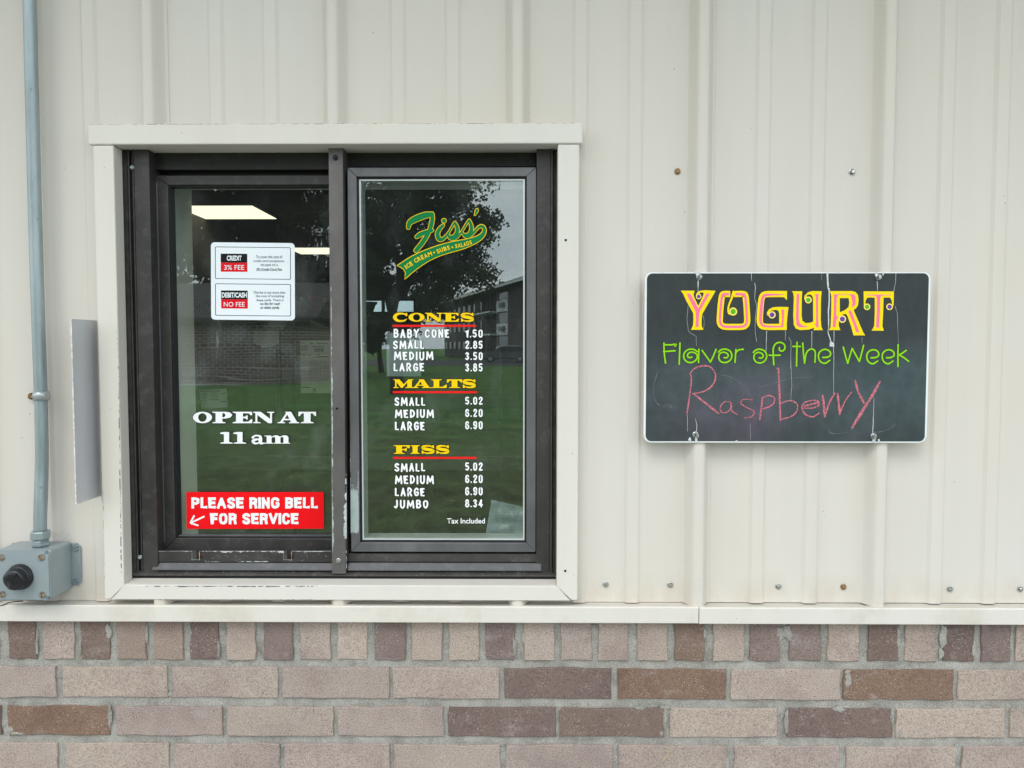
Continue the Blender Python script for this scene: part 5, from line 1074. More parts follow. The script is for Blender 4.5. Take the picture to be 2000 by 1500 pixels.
# ================================================================== CHALKBOARD SIGN
SF = -.0305
sign = thing('chalkboard_sign', W(1537, 697, SF), 'black chalkboard sign with yogurt lettering and pink chalk word, screwed to the ribs', 'sign')
def sx(px, row): return W(px, row, SF).x
bx0, bx1, bz0, bz1 = sx(1258.5, 697), sx(1814, 697), W(1535, 864.5, SF).z, W(1535, 531.3, SF).z
def rr_w(x0, x1, z0, z1, r, n=7):
    o_ = []
    for cx, cz, s0 in ((x1 - r, z1 - r, 0), (x0 + r, z1 - r, 90), (x0 + r, z0 + r, 180), (x1 - r, z0 + r, 270)):
        for i in range(n + 1): t_ = math.radians(s0 + 90 * i / n); o_.append((cx + r * math.cos(t_), cz + r * math.sin(t_)))
    return o_
bd = prism_bm(rr_w(bx0, bx1, bz0, bz1, .0115), SF, SF + .005, 0); bmesh.ops.bevel(bd, geom=[e for e in bd.edges if e.verts[0].co.y < SF + 1e-5 and e.verts[1].co.y < SF + 1e-5], offset=.0009, segments=2, affect='EDGES'); from_bm('sign_panel', bd, m_boardedge, sign)
in_ = rr_w(bx0 + .0032, bx1 - .0034, bz0 + .0022, bz1 - .0022, .0095); me = bpy.data.meshes.new('board'); me.from_pydata([(x, SF - .0004, z) for x, z in in_], [], [tuple(range(len(in_)))[::-1]]); link('writing_surface', me, m_board, sign)
SP = SF - .0004
z6, z7, z8 = zm(1250, 520, 6.667), zm(1530, 520, 6.667), zm(1250, 700, 3.448)
# YOGURT: each letter a decorated shape
def letter(cmds):
    pr = Print(SP, .0002, .000012)
    for kind, z, mat, *r in cmds:
        if kind == 'p': pr.poly(mat, z(r[0]), [z(h) for h in (r[1] if len(r) > 1 else [])])
        elif kind == 's': pr.stroke(mat, z(r[0]), (r[1] if isinstance(r[1], (int, float)) else r[1]) / 6.667 if isinstance(r[1], (int, float)) else [w_ / 6.667 for w_ in r[1]], r[2] if len(r) > 2 else True, caps=r[3] if len(r) > 3 else True)
        elif kind == 'd': pr.disc(mat, z([r[0]])[0], r[1] / 6.667)
    return pr.make('decorated_letter', sign)
def outlined(cmds):
    """dark rim first, then the shapes"""
    rim = []
    for c in cmds:
        if c[2] is v_pyellow:
            if c[0] == 's': rim.append(('s', c[1], v_darkline, c[3], (c[4] + 14) if isinstance(c[4], (int, float)) else [w_ + 14 for w_ in c[4]], *c[5:]))
            if c[0] == 'd': rim.append(('d', c[1], v_darkline, c[3], c[4] + 7))
    return letter(rim + cmds)
Yl, Pk = v_pyellow, v_pink
def ringdot(z, c, r, dot): return [('d', z, Yl, c, r), ('d', z, v_cream, c, r * .82), ('d', z, dot, c, r * .66)]
def smooth_bar(z, pts, sm=True): return [('s', z, Yl, pts, 84, sm, False), ('s', z, Pk, pts, 32, sm, False)]
outlined([('p', z6, Yl, [(530, 318), (712, 318), (698, 365), (704, 400), (757, 510), (763, 510), (822, 385), (830, 352), (810, 338), (785, 345), (760, 370), (728, 392), (728, 368), (750, 335), (790, 318), (850, 312), (985, 320), (960, 365), (812, 620), (802, 700), (803, 780), (827, 828), (663, 828), (690, 770), (695, 700), (692, 610), (600, 445), (562, 360)]),
          ('p', z6, Pk, [(605, 355), (655, 357), (760, 548), (865, 355), (911, 355), (838, 480), (772, 600), (764, 700), (765, 790), (720, 790), (728, 700), (726, 595), (650, 450)])] + ringdot(z6, (764, 394), 37, v_purple))
outlined([('s', z6, Yl, [(1175, 362), (1100, 362), (1070, 382), (1052, 500), (1040, 660), (1040, 730), (1062, 770), (1110, 788), (1215, 790), (1330, 788), (1375, 768), (1395, 720), (1392, 600), (1380, 440), (1370, 382), (1345, 362), (1222, 362)], 82, True, False),
          ('s', z6, Pk, [(1160, 364), (1100, 366), (1072, 386), (1054, 500), (1042, 660), (1044, 730), (1066, 768), (1110, 786), (1215, 790), (1330, 786), (1372, 764), (1390, 720), (1388, 600), (1376, 440), (1364, 386), (1340, 366), (1240, 364)], 32, True, False),
          ('s', z6, v_darkline, [(1212, 318), (1192, 370), (1176, 408)], [16, 14, 12]), ('s', z6, Yl, [(1218, 335), (1196, 410), (1160, 500), (1150, 560), (1160, 610), (1200, 630)], [34, 28, 24, 26, 30, 20])] + ringdot(z6, (1213, 590), 54, v_dotgreen))
outlined([('s', z6, Yl, [(1895, 362), (1760, 362), (1640, 365), (1600, 385), (1580, 440), (1568, 560), (1560, 690), (1568, 750), (1600, 782), (1670, 790), (1760, 790), (1868, 788)], 82, True, False),
          ('p', z6, Yl, [(1915, 320), (1913, 445), (1880, 405), (1800, 400), (1850, 330)]), ('p', z6, Yl, [(1935, 532), (1925, 600), (1912, 740), (1912, 830), (1800, 830), (1812, 760), (1812, 610), (1800, 580), (1770, 568), (1720, 575), (1690, 590), (1680, 640), (1655, 640), (1652, 600), (1680, 560), (1730, 535), (1800, 528)]),
          ('s', z6, Pk, [(1872, 368), (1760, 370), (1650, 374), (1612, 390), (1592, 440), (1578, 560), (1570, 690), (1580, 745), (1610, 775), (1670, 784), (1760, 786), (1850, 788)], [10, 22, 34, 38, 40, 40, 40, 34, 30, 26, 22, 18], True, False), ('p', z6, Pk, [(1840, 565), (1880, 565), (1872, 700), (1870, 790), (1835, 790), (1848, 700)])] + ringdot(z6, (1720, 633), 48, v_purple))
outlined([('p', z7, Yl, [(110, 325), (246, 325), (240, 420), (238, 640), (248, 710), (290, 740), (350, 735), (388, 720), (386, 420), (376, 385), (345, 365), (305, 378), (290, 430), (270, 430), (275, 385), (320, 340), (380, 322), (500, 325), (490, 420), (488, 700), (495, 790), (515, 832), (392, 832), (404, 800), (330, 825), (220, 832), (160, 810), (135, 760), (128, 640), (136, 400), (128, 350)]),
          ('p', z7, Pk, [(172, 360), (208, 360), (202, 500), (200, 680), (212, 740), (255, 775), (330, 780), (290, 793), (210, 795), (172, 770), (164, 680), (168, 500)]), ('p', z7, Pk, [(412, 360), (458, 362), (452, 500), (454, 700), (460, 795), (430, 795), (420, 765), (402, 765), (426, 740), (424, 420)])] + ringdot(z7, (325, 438), 46, v_dotgreen))
outlined([('p', z7, Yl, [(605, 323), (890, 323), (940, 335), (972, 375), (980, 440), (972, 510), (950, 545), (915, 570), (1040, 860), (1065, 900), (914, 900), (880, 780), (835, 650), (815, 620), (780, 625), (750, 650), (725, 690), (720, 770), (742, 832), (592, 832), (616, 790), (622, 600), (625, 400), (618, 360)], [[(735, 415), (735, 600), (800, 572), (850, 530), (858, 470), (850, 415)]]),
          ('p', z7, Pk, [(658, 365), (920, 365), (942, 400), (940, 500), (890, 540), (900, 470), (880, 385), (850, 372), (715, 375), (695, 410), (688, 640), (718, 665), (690, 700), (680, 795), (640, 795), (655, 600)]), ('p', z7, Pk, [(845, 590), (880, 568), (990, 860), (946, 860), (920, 770)])] + ringdot(z7, (768, 688), 50, v_purple))
outlined([('p', z7, Yl, [(1045, 326), (1440, 328), (1436, 500), (1420, 530), (1410, 440), (1385, 408), (1340, 408), (1305, 410), (1300, 600), (1290, 780), (1310, 840), (1150, 838), (1182, 780), (1190, 600), (1190, 410), (1130, 406), (1090, 412), (1070, 450), (1065, 530), (1048, 520)]),
          ('p', z7, Pk, [(1085, 368), (1400, 370), (1395, 378), (1272, 384), (1262, 420), (1258, 600), (1246, 800), (1208, 800), (1216, 600), (1218, 420), (1205, 384), (1088, 378)])] + ringdot(z7, (1090, 528), 44, v_dotgreen) + ringdot(z7, (1383, 528), 44, v_purple))
FL = [
 (z6, 'F', [[(312, 1002), (316, 1130), (332, 1262)], [(314, 1022), (395, 1024), (470, 1016), (456, 1040)], [(308, 1112), (380, 1106), (458, 1100)]]), (z6, 'l', [[(520, 1000), (516, 1130), (510, 1275)]]),
 (z6, 'a', [[(768, 1080), (764, 1160), (762, 1252)], [(748, 1112), (700, 1084), (640, 1082), (590, 1112), (568, 1165), (585, 1220), (635, 1252), (695, 1246), (738, 1205), (744, 1155), (712, 1126), (665, 1120), (628, 1138), (618, 1168), (640, 1190), (675, 1182)]]),
 (z6, 'v', [[(808, 1096), (862, 1170), (916, 1248)], [(916, 1248), (955, 1170), (990, 1082)]]), (z6, 'o', [[(1020, 1118), (1062, 1086), (1120, 1080), (1175, 1108), (1196, 1165), (1172, 1225), (1110, 1254), (1052, 1240), (1026, 1192), (1036, 1142), (1080, 1120), (1128, 1132), (1148, 1162), (1130, 1190), (1095, 1190)]]),
 (z6, 'r', [[(1248, 1084), (1244, 1160), (1236, 1252)], [(1244, 1130), (1285, 1090), (1346, 1082)]]), (z6, 'o', [[(1475, 1122), (1515, 1088), (1570, 1082), (1628, 1110), (1650, 1170), (1626, 1230), (1570, 1260), (1512, 1245), (1484, 1200), (1492, 1150), (1535, 1122), (1580, 1132), (1605, 1165), (1585, 1195), (1552, 1192)]]),
 (z6, 'f', [[(1742, 1282), (1736, 1180), (1736, 1070), (1770, 1008), (1830, 992), (1880, 1022), (1884, 1075), (1852, 1104), (1815, 1090), (1816, 1058)], [(1682, 1158), (1755, 1160), (1826, 1158)]]),
 (z7, 't', [[(178, 990), (174, 1140), (172, 1300)], [(124, 1044), (222, 1044)]]), (z7, 'h', [[(252, 1002), (262, 1130), (276, 1262)], [(276, 1262), (300, 1130), (352, 1080), (400, 1090), (416, 1140), (410, 1250)]]),
 (z7, 'e', [[(512, 1188), (570, 1184), (612, 1160), (606, 1112), (560, 1084), (505, 1092), (466, 1130), (458, 1185), (482, 1240), (540, 1264), (604, 1226)]]), (z7, 'w', [[(780, 1054), (808, 1160), (838, 1265)], [(838, 1265), (868, 1160), (896, 1070)], [(896, 1070), (945, 1160), (990, 1240)], [(990, 1240), (1020, 1130), (1044, 1030)]]),
 (z7, 'e', [[(1142, 1192), (1200, 1188), (1240, 1162), (1232, 1114), (1186, 1088), (1132, 1098), (1094, 1135), (1086, 1190), (1110, 1246), (1166, 1270), (1228, 1234)]]), (z7, 'e', [[(1342, 1192), (1400, 1188), (1440, 1162), (1432, 1114), (1386, 1088), (1332, 1098), (1294, 1135), (1288, 1190), (1312, 1246), (1366, 1270), (1428, 1234)]]),
 (z7, 'k', [[(1495, 1020), (1492, 1160), (1492, 1305)], [(1600, 1095), (1552, 1130), (1505, 1154)], [(1505, 1154), (1570, 1190), (1632, 1238)]])]
for z, _, sts in FL:
    pr = Print(SP, .0002, .000012)
    for s_ in sts: pr.stroke(v_darkline, z(s_), 31 / 6.667)
    for s_ in sts: pr.stroke(v_lime, z(s_), 21 / 6.667)
    pr.make('swirl_letter', sign)
RB = [[(338, 98), (346, 150), (330, 280), (316, 372)], [(340, 98), (370, 66), (430, 50), (480, 62), (508, 110), (495, 170), (440, 218), (356, 238)], [(358, 236), (440, 300), (530, 372)]], [[(606, 292), (568, 294), (542, 326), (548, 362), (585, 362), (616, 328), (610, 294)], [(610, 294), (618, 350), (654, 378)]], [[(760, 280), (700, 276), (678, 302), (722, 332), (768, 356), (752, 392), (704, 402)]], [[(826, 266), (816, 340), (806, 412)], [(818, 268), (868, 250), (905, 266), (898, 304), (862, 328), (818, 342)]], [[(922, 70), (932, 78), (938, 200), (946, 418)], [(944, 302), (1010, 284), (1056, 306), (1056, 352), (1020, 390), (946, 412)]], [[(1098, 334), (1160, 334), (1206, 312), (1190, 284), (1130, 288), (1092, 318), (1104, 368), (1160, 394), (1208, 368)], [(1105, 322), (1195, 298)]], [[(1230, 250), (1238, 320), (1246, 394)], [(1246, 388), (1275, 300), (1312, 234)]], [[(1330, 236), (1338, 300), (1345, 376)], [(1345, 374), (1380, 290), (1426, 226)]], [[(1450, 150), (1470, 225), (1510, 302)], [(1616, 156), (1570, 240), (1500, 350), (1430, 464)]]
WD = [[3.4, 3.6, 4.6], [2.6, 2.4], [2.4], [4, 3.0], [4.2, 3.2], [3.4, 6.5], [5.8, 4], [5.4, 3], [5.5, 6.6]]
for sts, wds in zip(RB, WD):
    pr = Print(SP, .0002, .00002)
    for i, s_ in enumerate(sts): wv = wds[min(i, len(wds) - 1)]; pr.stroke(m_chalk, z8(s_), [wv * .5, wv * .85, wv * .65, wv * .95, wv * .6])
    pr.make('chalk_letter', sign)
# half-wiped chalk: faint wide smears and ghost strokes
def smudge(name, col, amax):
    m, t, p, o = base_mat(name); p.inputs['Base Color'].default_value = (*col, 1); p.inputs['Roughness'].default_value = .95
    n = tex(t, scale=45, detail=6, rough=.75, sc=(1, 1, .6)); r = ramp(t, n.outputs['Fac'], [(.36, 0.0), (.70, amax)]); t.links.new(r.outputs[0], p.inputs['Alpha']); return m
m_sm1 = smudge('wiped_teal_chalk', (.28, .48, .52), .30); m_sm2 = smudge('wiped_violet_chalk', (.42, .32, .46), .26); m_sm3 = smudge('ghost_chalk_line', (.5, .6, .62), .55)
pr = Print(SP, .00005, .000004)
for wd, pts in ((.8, [(118, 95), (92, 180), (95, 260), (130, 315), (220, 330)]), (.7, [(1270, 480), (1290, 505), (1380, 500), (1440, 470)]), (.8, [(1540, 500), (1640, 490), (1700, 460), (1720, 430)]), (.5, [(500, 100), (620, 130), (720, 200), (730, 260)]), (.5, [(820, 190), (960, 150), (1060, 130), (1160, 125)]), (1.0, [(160, 318), (190, 312), (215, 320)])): pr.stroke(m_sm3, z8(pts), wd)
o_ = pr.make('chalk_smear', sign); o_['kind'] = 'stuff'
# cracks through the black film showing white
rnd = random.Random(9); CN = [0]
def crpoly(pts):
    CN[0] += 1; c_ = Print(SP, .0001 + CN[0] * .000012, .000012); c_.poly(v_crack, pts); c_.make('white_chip', sign)
def crack(z, pts, w0, w1): 
    P2 = z(pts); q_ = []
    for a, c in zip(P2, P2[1:]):
        n = max(2, int(math.dist(a, c) / 5)); q_ += [(a[0] + (c[0] - a[0]) * i / n + rnd.uniform(-.25, .25), a[1] + (c[1] - a[1]) * i / n) for i in range(n)]
    q_.append(P2[-1]); CN[0] += 1; c_ = Print(SP, .0001 + CN[0] * .000012, .000012); c_.stroke(v_crack, q_, [.68 * (w0 + (w1 - w0) * i / 8) + rnd.uniform(-.15, .15) * w0 for i in range(9)], False, caps=False); c_.make('crack', sign)
crack(z6, [(758, 180), (756, 330)], 3.2, 1.2); crack(z6, [(1448, 85), (1455, 190)], 1.2, .8); crack(z6, [(1492, 215), (1503, 270), (1495, 420), (1520, 520), (1503, 680), (1498, 830), (1518, 980)], 1.2, .9); crack(z6, [(1648, 845), (1642, 1140)], 1.6, .8); crack(z6, [(1893, 840), (1893, 965)], .9, .5)
crack(z6, [(628, 500), (612, 700), (632, 850), (732, 915), (735, 1040)], .6, .5); crack(z6, [(822, 640), (838, 720), (826, 820)], .5, .4)
crack(z7, [(575, 80), (582, 280), (592, 300)], 5.6, 4.2); crack(z7, [(595, 285), (598, 420), (588, 600), (590, 780), (582, 860), (605, 930), (620, 990)], 4.2, 1.8); crack(z7, [(660, 840), (658, 985)], 1.6, 1.2); crack(z7, [(650, 1030), (658, 1160), (656, 1330)], 1.3, 1.0); crpoly(z7([(605, 990), (625, 980), (660, 1000), (662, 1048), (602, 1044)]))
crack(z7, [(1222, 190), (1228, 320)], 2.0, 1.2); crack(z7, [(1465, 95), (1460, 200), (1440, 320)], 1.1, .8); crack(z7, [(1455, 520), (1485, 620), (1490, 800), (1498, 1000)], .8, .4); crack(z7, [(370, 845), (368, 1060)], 1.4, .8); crack(z7, [(70, 920), (100, 980), (96, 1330)], .7, .7); crack(z7, [(497, 90), (498, 185)], .5, .3); crack(z7, [(1025, 930), (1025, 1000)], .6, .4)
crack(z8, [(318, 378), (320, 490)], .9, .7); crack(z8, [(372, 405), (384, 450), (378, 505)], .6, 2.0); crack(z8, [(1576, 260), (1568, 500)], .6, 2.0); crack(z8, [(1015, 0), (1022, 180), (1014, 290)], .7, .5); crack(z8, [(1306, 0), (1304, 90), (1304, 240)], 1.2, .5); crack(z8, [(742, 440), (745, 550)], .4, .4)
for z, c, pts in ((z6, 0, [(700, 68), (785, 68), (782, 110), (760, 120), (735, 115), (720, 95)]), (z7, 0, [(1200, 75), (1225, 72), (1215, 125), (1190, 125)]), (z7, 0, [(1290, 75), (1316, 85), (1300, 125), (1288, 110)]), (z7, 0, [(690, 80), (735, 80), (715, 98), (700, 95)]), (z8, 0, [(322, 552), (334, 530), (342, 534), (345, 556)]), (z8, 0, [(368, 530), (392, 510), (398, 525), (385, 535), (388, 560), (372, 560)]), (z8, 0, [(1565, 535), (1592, 535), (1588, 545), (1580, 570), (1565, 565)]), (z8, 0, [(1602, 545), (1612, 542), (1618, 565), (1604, 568)]), (z8, 0, [(640, 556), (650, 549), (660, 556)]), (z6, 0, [(262, 78), (298, 72), (300, 82)])): crpoly(z(pts))
me_ss = screw_mesh('sign_screw', .0050, .0032, m_screw, False)
for px, py in ((1365.5, 541), (1716, 541), (1358, 849), (1706, 852)): put('screw', me_ss, W(px, py, SP - .0008), sign)
# phillips cross on each head
mcx = bpy.data.meshes.new('cross'); bC = bm_box(-.0026, .0026, -.00025, 0, -.0004, .0004); bm_box(-.0004, .0004, -.0003, 0, -.0026, .0026, 0, bC); bC.to_mesh(mcx); bC.free(); mcx.materials.append(m_hole)
for i, (px, py) in enumerate(((1365.5, 541), (1716, 541), (1358, 849), (1706, 852))): put('screw_slot', mcx, W(px, py, SP - .0048), sign, .6 + i)

# ================================================================== THE PLACE BEHIND THE CAMERA (seen mirrored in the panes)
def mir(px, py, Y): p = W(px, py, Y); return Vector((p.x, 2 * GRY - p.y, p.z))
def leaf_mat(name, lo, hi):
    m, t, p, o = base_mat(name); p.inputs['Roughness'].default_value = .5; n = tex(t, scale=1.3, detail=3); g = t.nodes.new('ShaderNodeNewGeometry')
    r = ramp(t, g.outputs['Random Per Island'], [(0, lo), (1, hi)]); v = ramp(t, n.outputs['Fac'], [(.3, .6), (.7, 1.25)]); t.links.new(mixc(t, 1.0, r.outputs[0], v.outputs[0], 'MULTIPLY'), p.inputs['Base Color'])
    tl = t.nodes.new('ShaderNodeBsdfTranslucent'); ms = t.nodes.new('ShaderNodeMixShader'); ms.inputs[0].default_value = .55; t.links.new(r.outputs[0], tl.inputs[0]); t.links.new(p.outputs[0], ms.inputs[1]); t.links.new(tl.outputs[0], ms.inputs[2]); t.links.new(ms.outputs[0], o.inputs[0]); return m
m_bark = M('bark', (.07, .055, .045), .9, 0, .3, 8, .6, 30)
def tree(name, label, cat, base, hgt, crown_c, crown_r, nl, leaf, mat, seed, clusters=60, trunk_r=.2):
    rnd = random.Random(seed); t_ = thing(name, base, label, cat, None); cc_ = Vector(crown_c); cr_ = Vector(crown_r); cl = []
    while len(cl) < clusters:
        v = Vector((rnd.uniform(-1, 1), rnd.uniform(-1, 1), rnd.uniform(-1, 1)))
        if .25 < v.length and v.x * v.x + v.y * v.y + abs(v.z) ** 3 < 1: v *= rnd.uniform(.75, 1.05); cl.append((cc_ + Vector((v.x * cr_.x, v.y * cr_.y, v.z * cr_.z)), rnd.uniform(.14, .30) * min(cr_)))
    vs = []; fs = []; per = nl // clusters
    for c, r in cl:
        for _ in range(per):
            d = Vector((rnd.gauss(0, 1), rnd.gauss(0, 1), rnd.gauss(0, .8))); d = d.normalized() * r * rnd.random() ** .45 * rnd.choice((1, 1, 1.35)); p = c + d
            a = Vector((rnd.uniform(-1, 1), rnd.uniform(-1, 1), rnd.uniform(-1, 1))).normalized(); u = a.orthogonal().normalized(); s_ = leaf * rnd.uniform(.6, 1.3); w_ = u * s_ * .42; l_ = a * s_ * .5; k = len(vs)
            vs += [tuple(p - l_), tuple(p + w_), tuple(p + l_), tuple(p - w_)]; fs.append((k, k + 1, k + 2, k + 3))
    me = bpy.data.meshes.new('crown'); me.from_pydata(vs, [], fs); link('crown', me, mat, t_)
    B0 = Vector(base); mid = B0 + Vector((rnd.uniform(-.2, .2), 0, hgt * .3)); top_ = Vector((cc_.x, cc_.y, cc_.z + cr_.z * .5)); ps = spline_3([B0, mid, (mid + top_) / 2 + Vector((.15, 0, 0)), top_], 5)
    from_bm('trunk', tube_bm(ps, [trunk_r * (1 - .85 * i / (len(ps) - 1)) for i in range(len(ps))], 12), m_bark, t_, True)
    bl = bmesh.new()
    for c, r in cl[:26]:
        s0 = ps[rnd.randint(len(ps) // 3, len(ps) - 3)]; m1 = s0.lerp(c, .5) + Vector((0, 0, .15)); lb_ = tube_bm([s0, m1, c], [trunk_r * .32, trunk_r * .18, trunk_r * .05], 6); mm_ = bpy.data.meshes.new('t'); lb_.to_mesh(mm_); lb_.free(); bl.from_mesh(mm_); bpy.data.meshes.remove(mm_)
    o_ = from_bm('limbs', bl, m_bark, t_, True); o_['kind'] = 'stuff'; return t_
def spline_3(P, n):
    P = [Vector(p) for p in P]; P = [P[0] * 2 - P[1]] + P + [P[-1] * 2 - P[-2]]; o_ = []
    for i in range(1, len(P) - 2):
        a, b_, c, d = P[i - 1:i + 3]
        for k in range(n): t = k / n; o_.append(.5 * ((2 * b_) + (c - a) * t + (2 * a - 5 * b_ + 4 * c - d) * t * t + (3 * b_ - a - 3 * c + d) * t ** 3))
    o_.append(P[-2]); return o_
m_lf1 = leaf_mat('dark_leaves', (.075, .10, .06), (.14, .16, .105)); m_lf2 = leaf_mat('bronze_leaves', (.085, .060, .048), (.13, .095, .07)); m_lf3 = leaf_mat('mid_leaves', (.035, .07, .02), (.08, .12, .045))
c1 = mir(803, 450, 24); b1_ = mir(775, 690, 24)
tree('shade_tree', 'large dark leafy shade tree on the lawn, mirrored in the fixed pane', 'tree', (b1_.x, b1_.y, 0), 8, (c1.x, c1.y, c1.z + .4), (2.75, 2.4, 3.9), 46000, .12, m_lf1, 5, 125, .24)
c1 = mir(465, 455, 44); b1_ = mir(500, 690, 44)
tree('shade_tree', 'tall bronze-leaved tree behind the low brick building, mirrored in the sliding pane', 'tree', (b1_.x, b1_.y, 0), 12, (c1.x, c1.y, c1.z + .9), (8.2, 4.6, 8.2), 66000, .26, m_lf2, 8, 230, .4)
c1 = mir(760, 610, 46); b1_ = mir(745, 690, 46)
tree('shade_tree', 'rounded green tree far across the lawn below the dark shade tree', 'tree', (b1_.x, b1_.y, 0), 5, (c1.x, c1.y, c1.z), (3.4, 2.6, 2.6), 14000, .26, m_lf3, 12, 45, .18)

# apartment house in the distance, receding facade
FA, FB = W(1075, 700, 71), W(850, 700, 128)
fa, fb = Vector((FA.x, FA.y)), Vector((FB.x, FB.y)); fu = (fb - fa).normalized(); fn = Vector((-fu.y, fu.x))
if fn.y > 0: fn = -fn
def fac(px):
    """distance along the facade seen at pixel column px (virtual, un-mirrored space)"""
    r = CM @ Vector(((px - 1000) / FPX, 70 / FPX, -1)); d = Vector((r.x, r.y)); p0 = Vector((0, -DIST))
    den = fu.x * d.y - fu.y * d.x; s_ = ((p0.x - fa.x) * d.y - (p0.y - fa.y) * d.x) / den; return s_
FAC_O = fa
apt = thing('apartment_house', (fa.x, 2 * GRY - fa.y, 0), 'three-storey apartment house beyond the lawn with dark siding and pale window bays', 'building')
def fbox(nm, s0, s1, z0, z1, t0, t1, m, par):
    b = bmesh.new(); vs = []
    for s_, t_ in ((s0, t0), (s1, t0), (s1, t1), (s0, t1)): 
        p = fa + fu * s_ + fn * t_; vs.append((p.x, 2 * GRY - p.y))
    lo = [b.verts.new((x, y, z0)) for x, y in vs]; hi = [b.verts.new((x, y, z1)) for x, y in vs]; b.faces.new(lo); b.faces.new(hi)
    for i in range(4): b.faces.new((lo[i], lo[(i + 1) % 4], hi[(i + 1) % 4], hi[i]))
    return from_bm(nm, b, m, par)
m_dsid = M('dark_siding', (.085, .075, .07), .8, 0, .1, 2); m_gsid = M('grey_siding', (.24, .25, .24), .8, 0, .1, 2); m_lwin = M('dark_window_glass', (.05, .07, .08), .1, .0, 0); m_pale = M('pale_panel', (.80, .82, .79), .7, 0, .05); m_shg = M('asphalt_shingles', (.15, .145, .14), .9, 0, .2, 3)
SL = (fb - fa).length; H_ = 8.3
fbox('wall', -14, fac(991), 0, H_, -.05, -10, m_dsid, apt); fbox('wall', fac(991), fac(964), 0, H_, -.4, -10, m_gsid, apt); fbox('wall', fac(964), SL, 0, H_, -1.6, -10, m_dsid, apt)
rb = bmesh.new(); pts = []
for s_ in (-15, SL + 1):
    for t_, z in ((1.0, H_), (1.0, H_ + .35), (-5, H_ + 1.7), (-11, H_)): p = fa + fu * s_ + fn * t_; pts.append(rb.verts.new((p.x, 2 * GRY - p.y, z)))
rb.faces.new(pts[:4]); rb.faces.new(pts[4:])
for i in range(4): rb.faces.new((pts[i], pts[(i + 1) % 4], pts[4 + (i + 1) % 4], pts[4 + i]))
from_bm('roof', rb, m_shg, apt); fbox('gutter', -15, SL + 1, H_ - .05, H_ + .22, 1.01, 1.15, m_pale, apt)
for i, z in enumerate((.6, 3.3, 6.0)):
    wn_ = fbox('window', fac(988), fac(968), z + 1.05, z + 2.2, -.38, -.30, m_lwin, apt); fbox('panel', fac(989.5), fac(966), z - .35, z + 1.0, -.38, -.22, m_pale, apt)
    fbox('air_conditioner', fac(983), fac(975), z + .15, z + .65, -.2, .05, m_gsid, apt)
    if i: fbox('balcony', fac(962), fac(925), z - .3, z - .1, -1.5, .3, m_pale, apt)
for px in (925, 932, 940, 948, 956, 962): fbox('post', fac(px), fac(px) + .15, .0, H_ - .1, .1, .25, m_dsid, apt)
for k in range(8):
    s0 = fac(920) + k * 3.4
    if s0 + 1.4 < SL:
        for z in (1.2, 3.9, 6.5): fbox('window', s0, s0 + 1.5, z, z + 1.2, -1.55, -1.5, m_lwin, apt)

# low brick building mirrored in the sliding pane
lowm, lt, lp, lo_ = base_mat('small_running_bond'); br = lt.nodes.new('ShaderNodeTexBrick'); cg = lt.nodes.new('ShaderNodeTexCoord'); mg = lt.nodes.new('ShaderNodeMapping'); mg.inputs['Rotation'].default_value = (math.radians(90), 0, 0)
br.inputs['Scale'].default_value = 1; br.inputs['Brick Width'].default_value = .36; br.inputs['Row Height'].default_value = .13; br.inputs['Mortar Size'].default_value = .018; br.inputs['Color1'].default_value = (.12, .075, .06, 1); br.inputs['Color2'].default_value = (.17, .10, .08, 1); br.inputs['Mortar'].default_value = (.48, .46, .43, 1)
lt.links.new(cg.outputs['Object'], mg.inputs[0]); lt.links.new(mg.outputs[0], br.inputs['Vector']); lt.links.new(br.outputs['Color'], lp.inputs['Base Color']); lp.inputs['Roughness'].default_value = .9
A1, A2 = mir(240, 745, 32), mir(606, 745, 32)
gar = thing('brick_garage', ((A1.x + A2.x) / 2, A1.y, 0), 'low brick building with a dark roof across the lawn, mirrored in the sliding pane', 'building')
o_ = box('wall', A1.x, A2.x, A1.y - 7, A1.y, 0, 2.75, lowm, gar, 0)
rb = bmesh.new(); vs = [rb.verts.new(p) for p in ((A1.x - .4, A1.y + .5, 2.76), (A2.x + .4, A1.y + .5, 2.76), (A2.x + .4, A1.y - 7.5, 2.76), (A1.x - .4, A1.y - 7.5, 2.76), (A1.x - .4, A1.y - 3.5, 4.6), (A2.x + .4, A1.y - 3.5, 4.6))]
for f in ((0, 1, 5, 4), (2, 3, 4, 5), (0, 4, 3), (1, 2, 5), (3, 2, 1, 0)): rb.faces.new([vs[i] for i in f])
from_bm('roof', rb, m_dsid, gar); box('fascia_board', A1.x - .4, A2.x + .4, A1.y + .51, A1.y + .55, 2.62, 2.80, m_dsid, gar, 0)
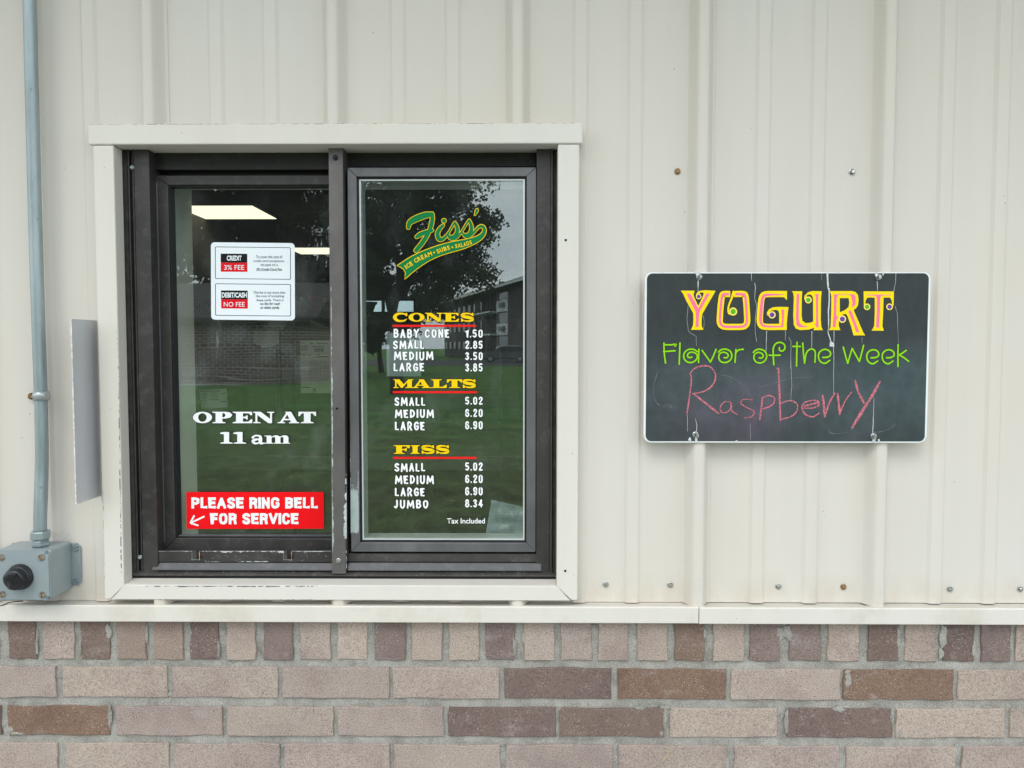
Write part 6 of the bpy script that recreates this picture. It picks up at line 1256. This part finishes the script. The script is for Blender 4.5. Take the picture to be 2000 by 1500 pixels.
pth = plane_obj('path', A1.x - 2, mir(470, 745, 30).x, A1.y + .4, A1.y + 2.2, .016, M('pale_concrete', (.5, .5, .47), .9, 0, .1, 2))

# parked car
cp = mir(987, 700, 77); car = thing('parked_car', (cp.x, cp.y, 0), 'dark grey estate car parked before the apartment house', 'car')
m_car = M('dark_grey_car_paint', (.20, .20, .21), .25, .5, .05); L2 = 2.35
side = [(-L2, .35), (-L2, .75), (-L2 + .15, .95), (-L2 + 1.05, 1.05), (-L2 + 1.75, 1.58), (-L2 + 2.2, 1.66), (L2 - .9, 1.66), (L2 - .35, 1.55), (L2 - .05, 1.05), (L2, .6), (L2 - .05, .35)]
def P3(pts, y0, y1, m, nm, par, bwid=.05): return prism(nm, [(cp.x + x, z) for x, z in pts], cp.y + y0, cp.y + y1, m, par, bwid)
P3(side, -.9, .9, m_car, 'body', car, .08)
P3([(-L2 + 1.25, 1.08), (-L2 + 1.85, 1.52), (-L2 + 2.3, 1.58), (L2 - 1.0, 1.58), (L2 - .5, 1.48), (L2 - .3, 1.1)], .89, .915, m_lwin, 'side_window', car, 0)
for x in (-L2 + .85, L2 - .85):
    o_ = from_bm('wheel', lathe_bm([(0, 0), (.20, 0), (.22, .02), (.33, .03), (.34, -.1), (.33, -.2), (0, -.2)], 20, Matrix.Translation((cp.x + x, cp.y + .93, .34)) @ Matrix.Rotation(math.radians(-90), 4, 'X')), m_deadblack, car)
    from_bm('rim', lathe_bm([(0, .03), (.18, .03), (.21, .025), (.21, 0), (0, 0)], 14, Matrix.Translation((cp.x + x, cp.y + .93, .34)) @ Matrix.Rotation(math.radians(-90), 4, 'X')), m_screw, o_)
box('roof_rail', cp.x - .9, cp.x + 1.4, cp.y + .78, cp.y + .82, 1.68, 1.72, m_screw, car, 0); box('tail_light', cp.x + L2 - .12, cp.x + L2 + .02, cp.y + .55, cp.y + .91, .85, 1.05, v_red, car, 0); box('headlight', cp.x - L2 - .02, cp.x - L2 + .2, cp.y + .55, cp.y + .91, .72, .86, m_pale, car, 0)
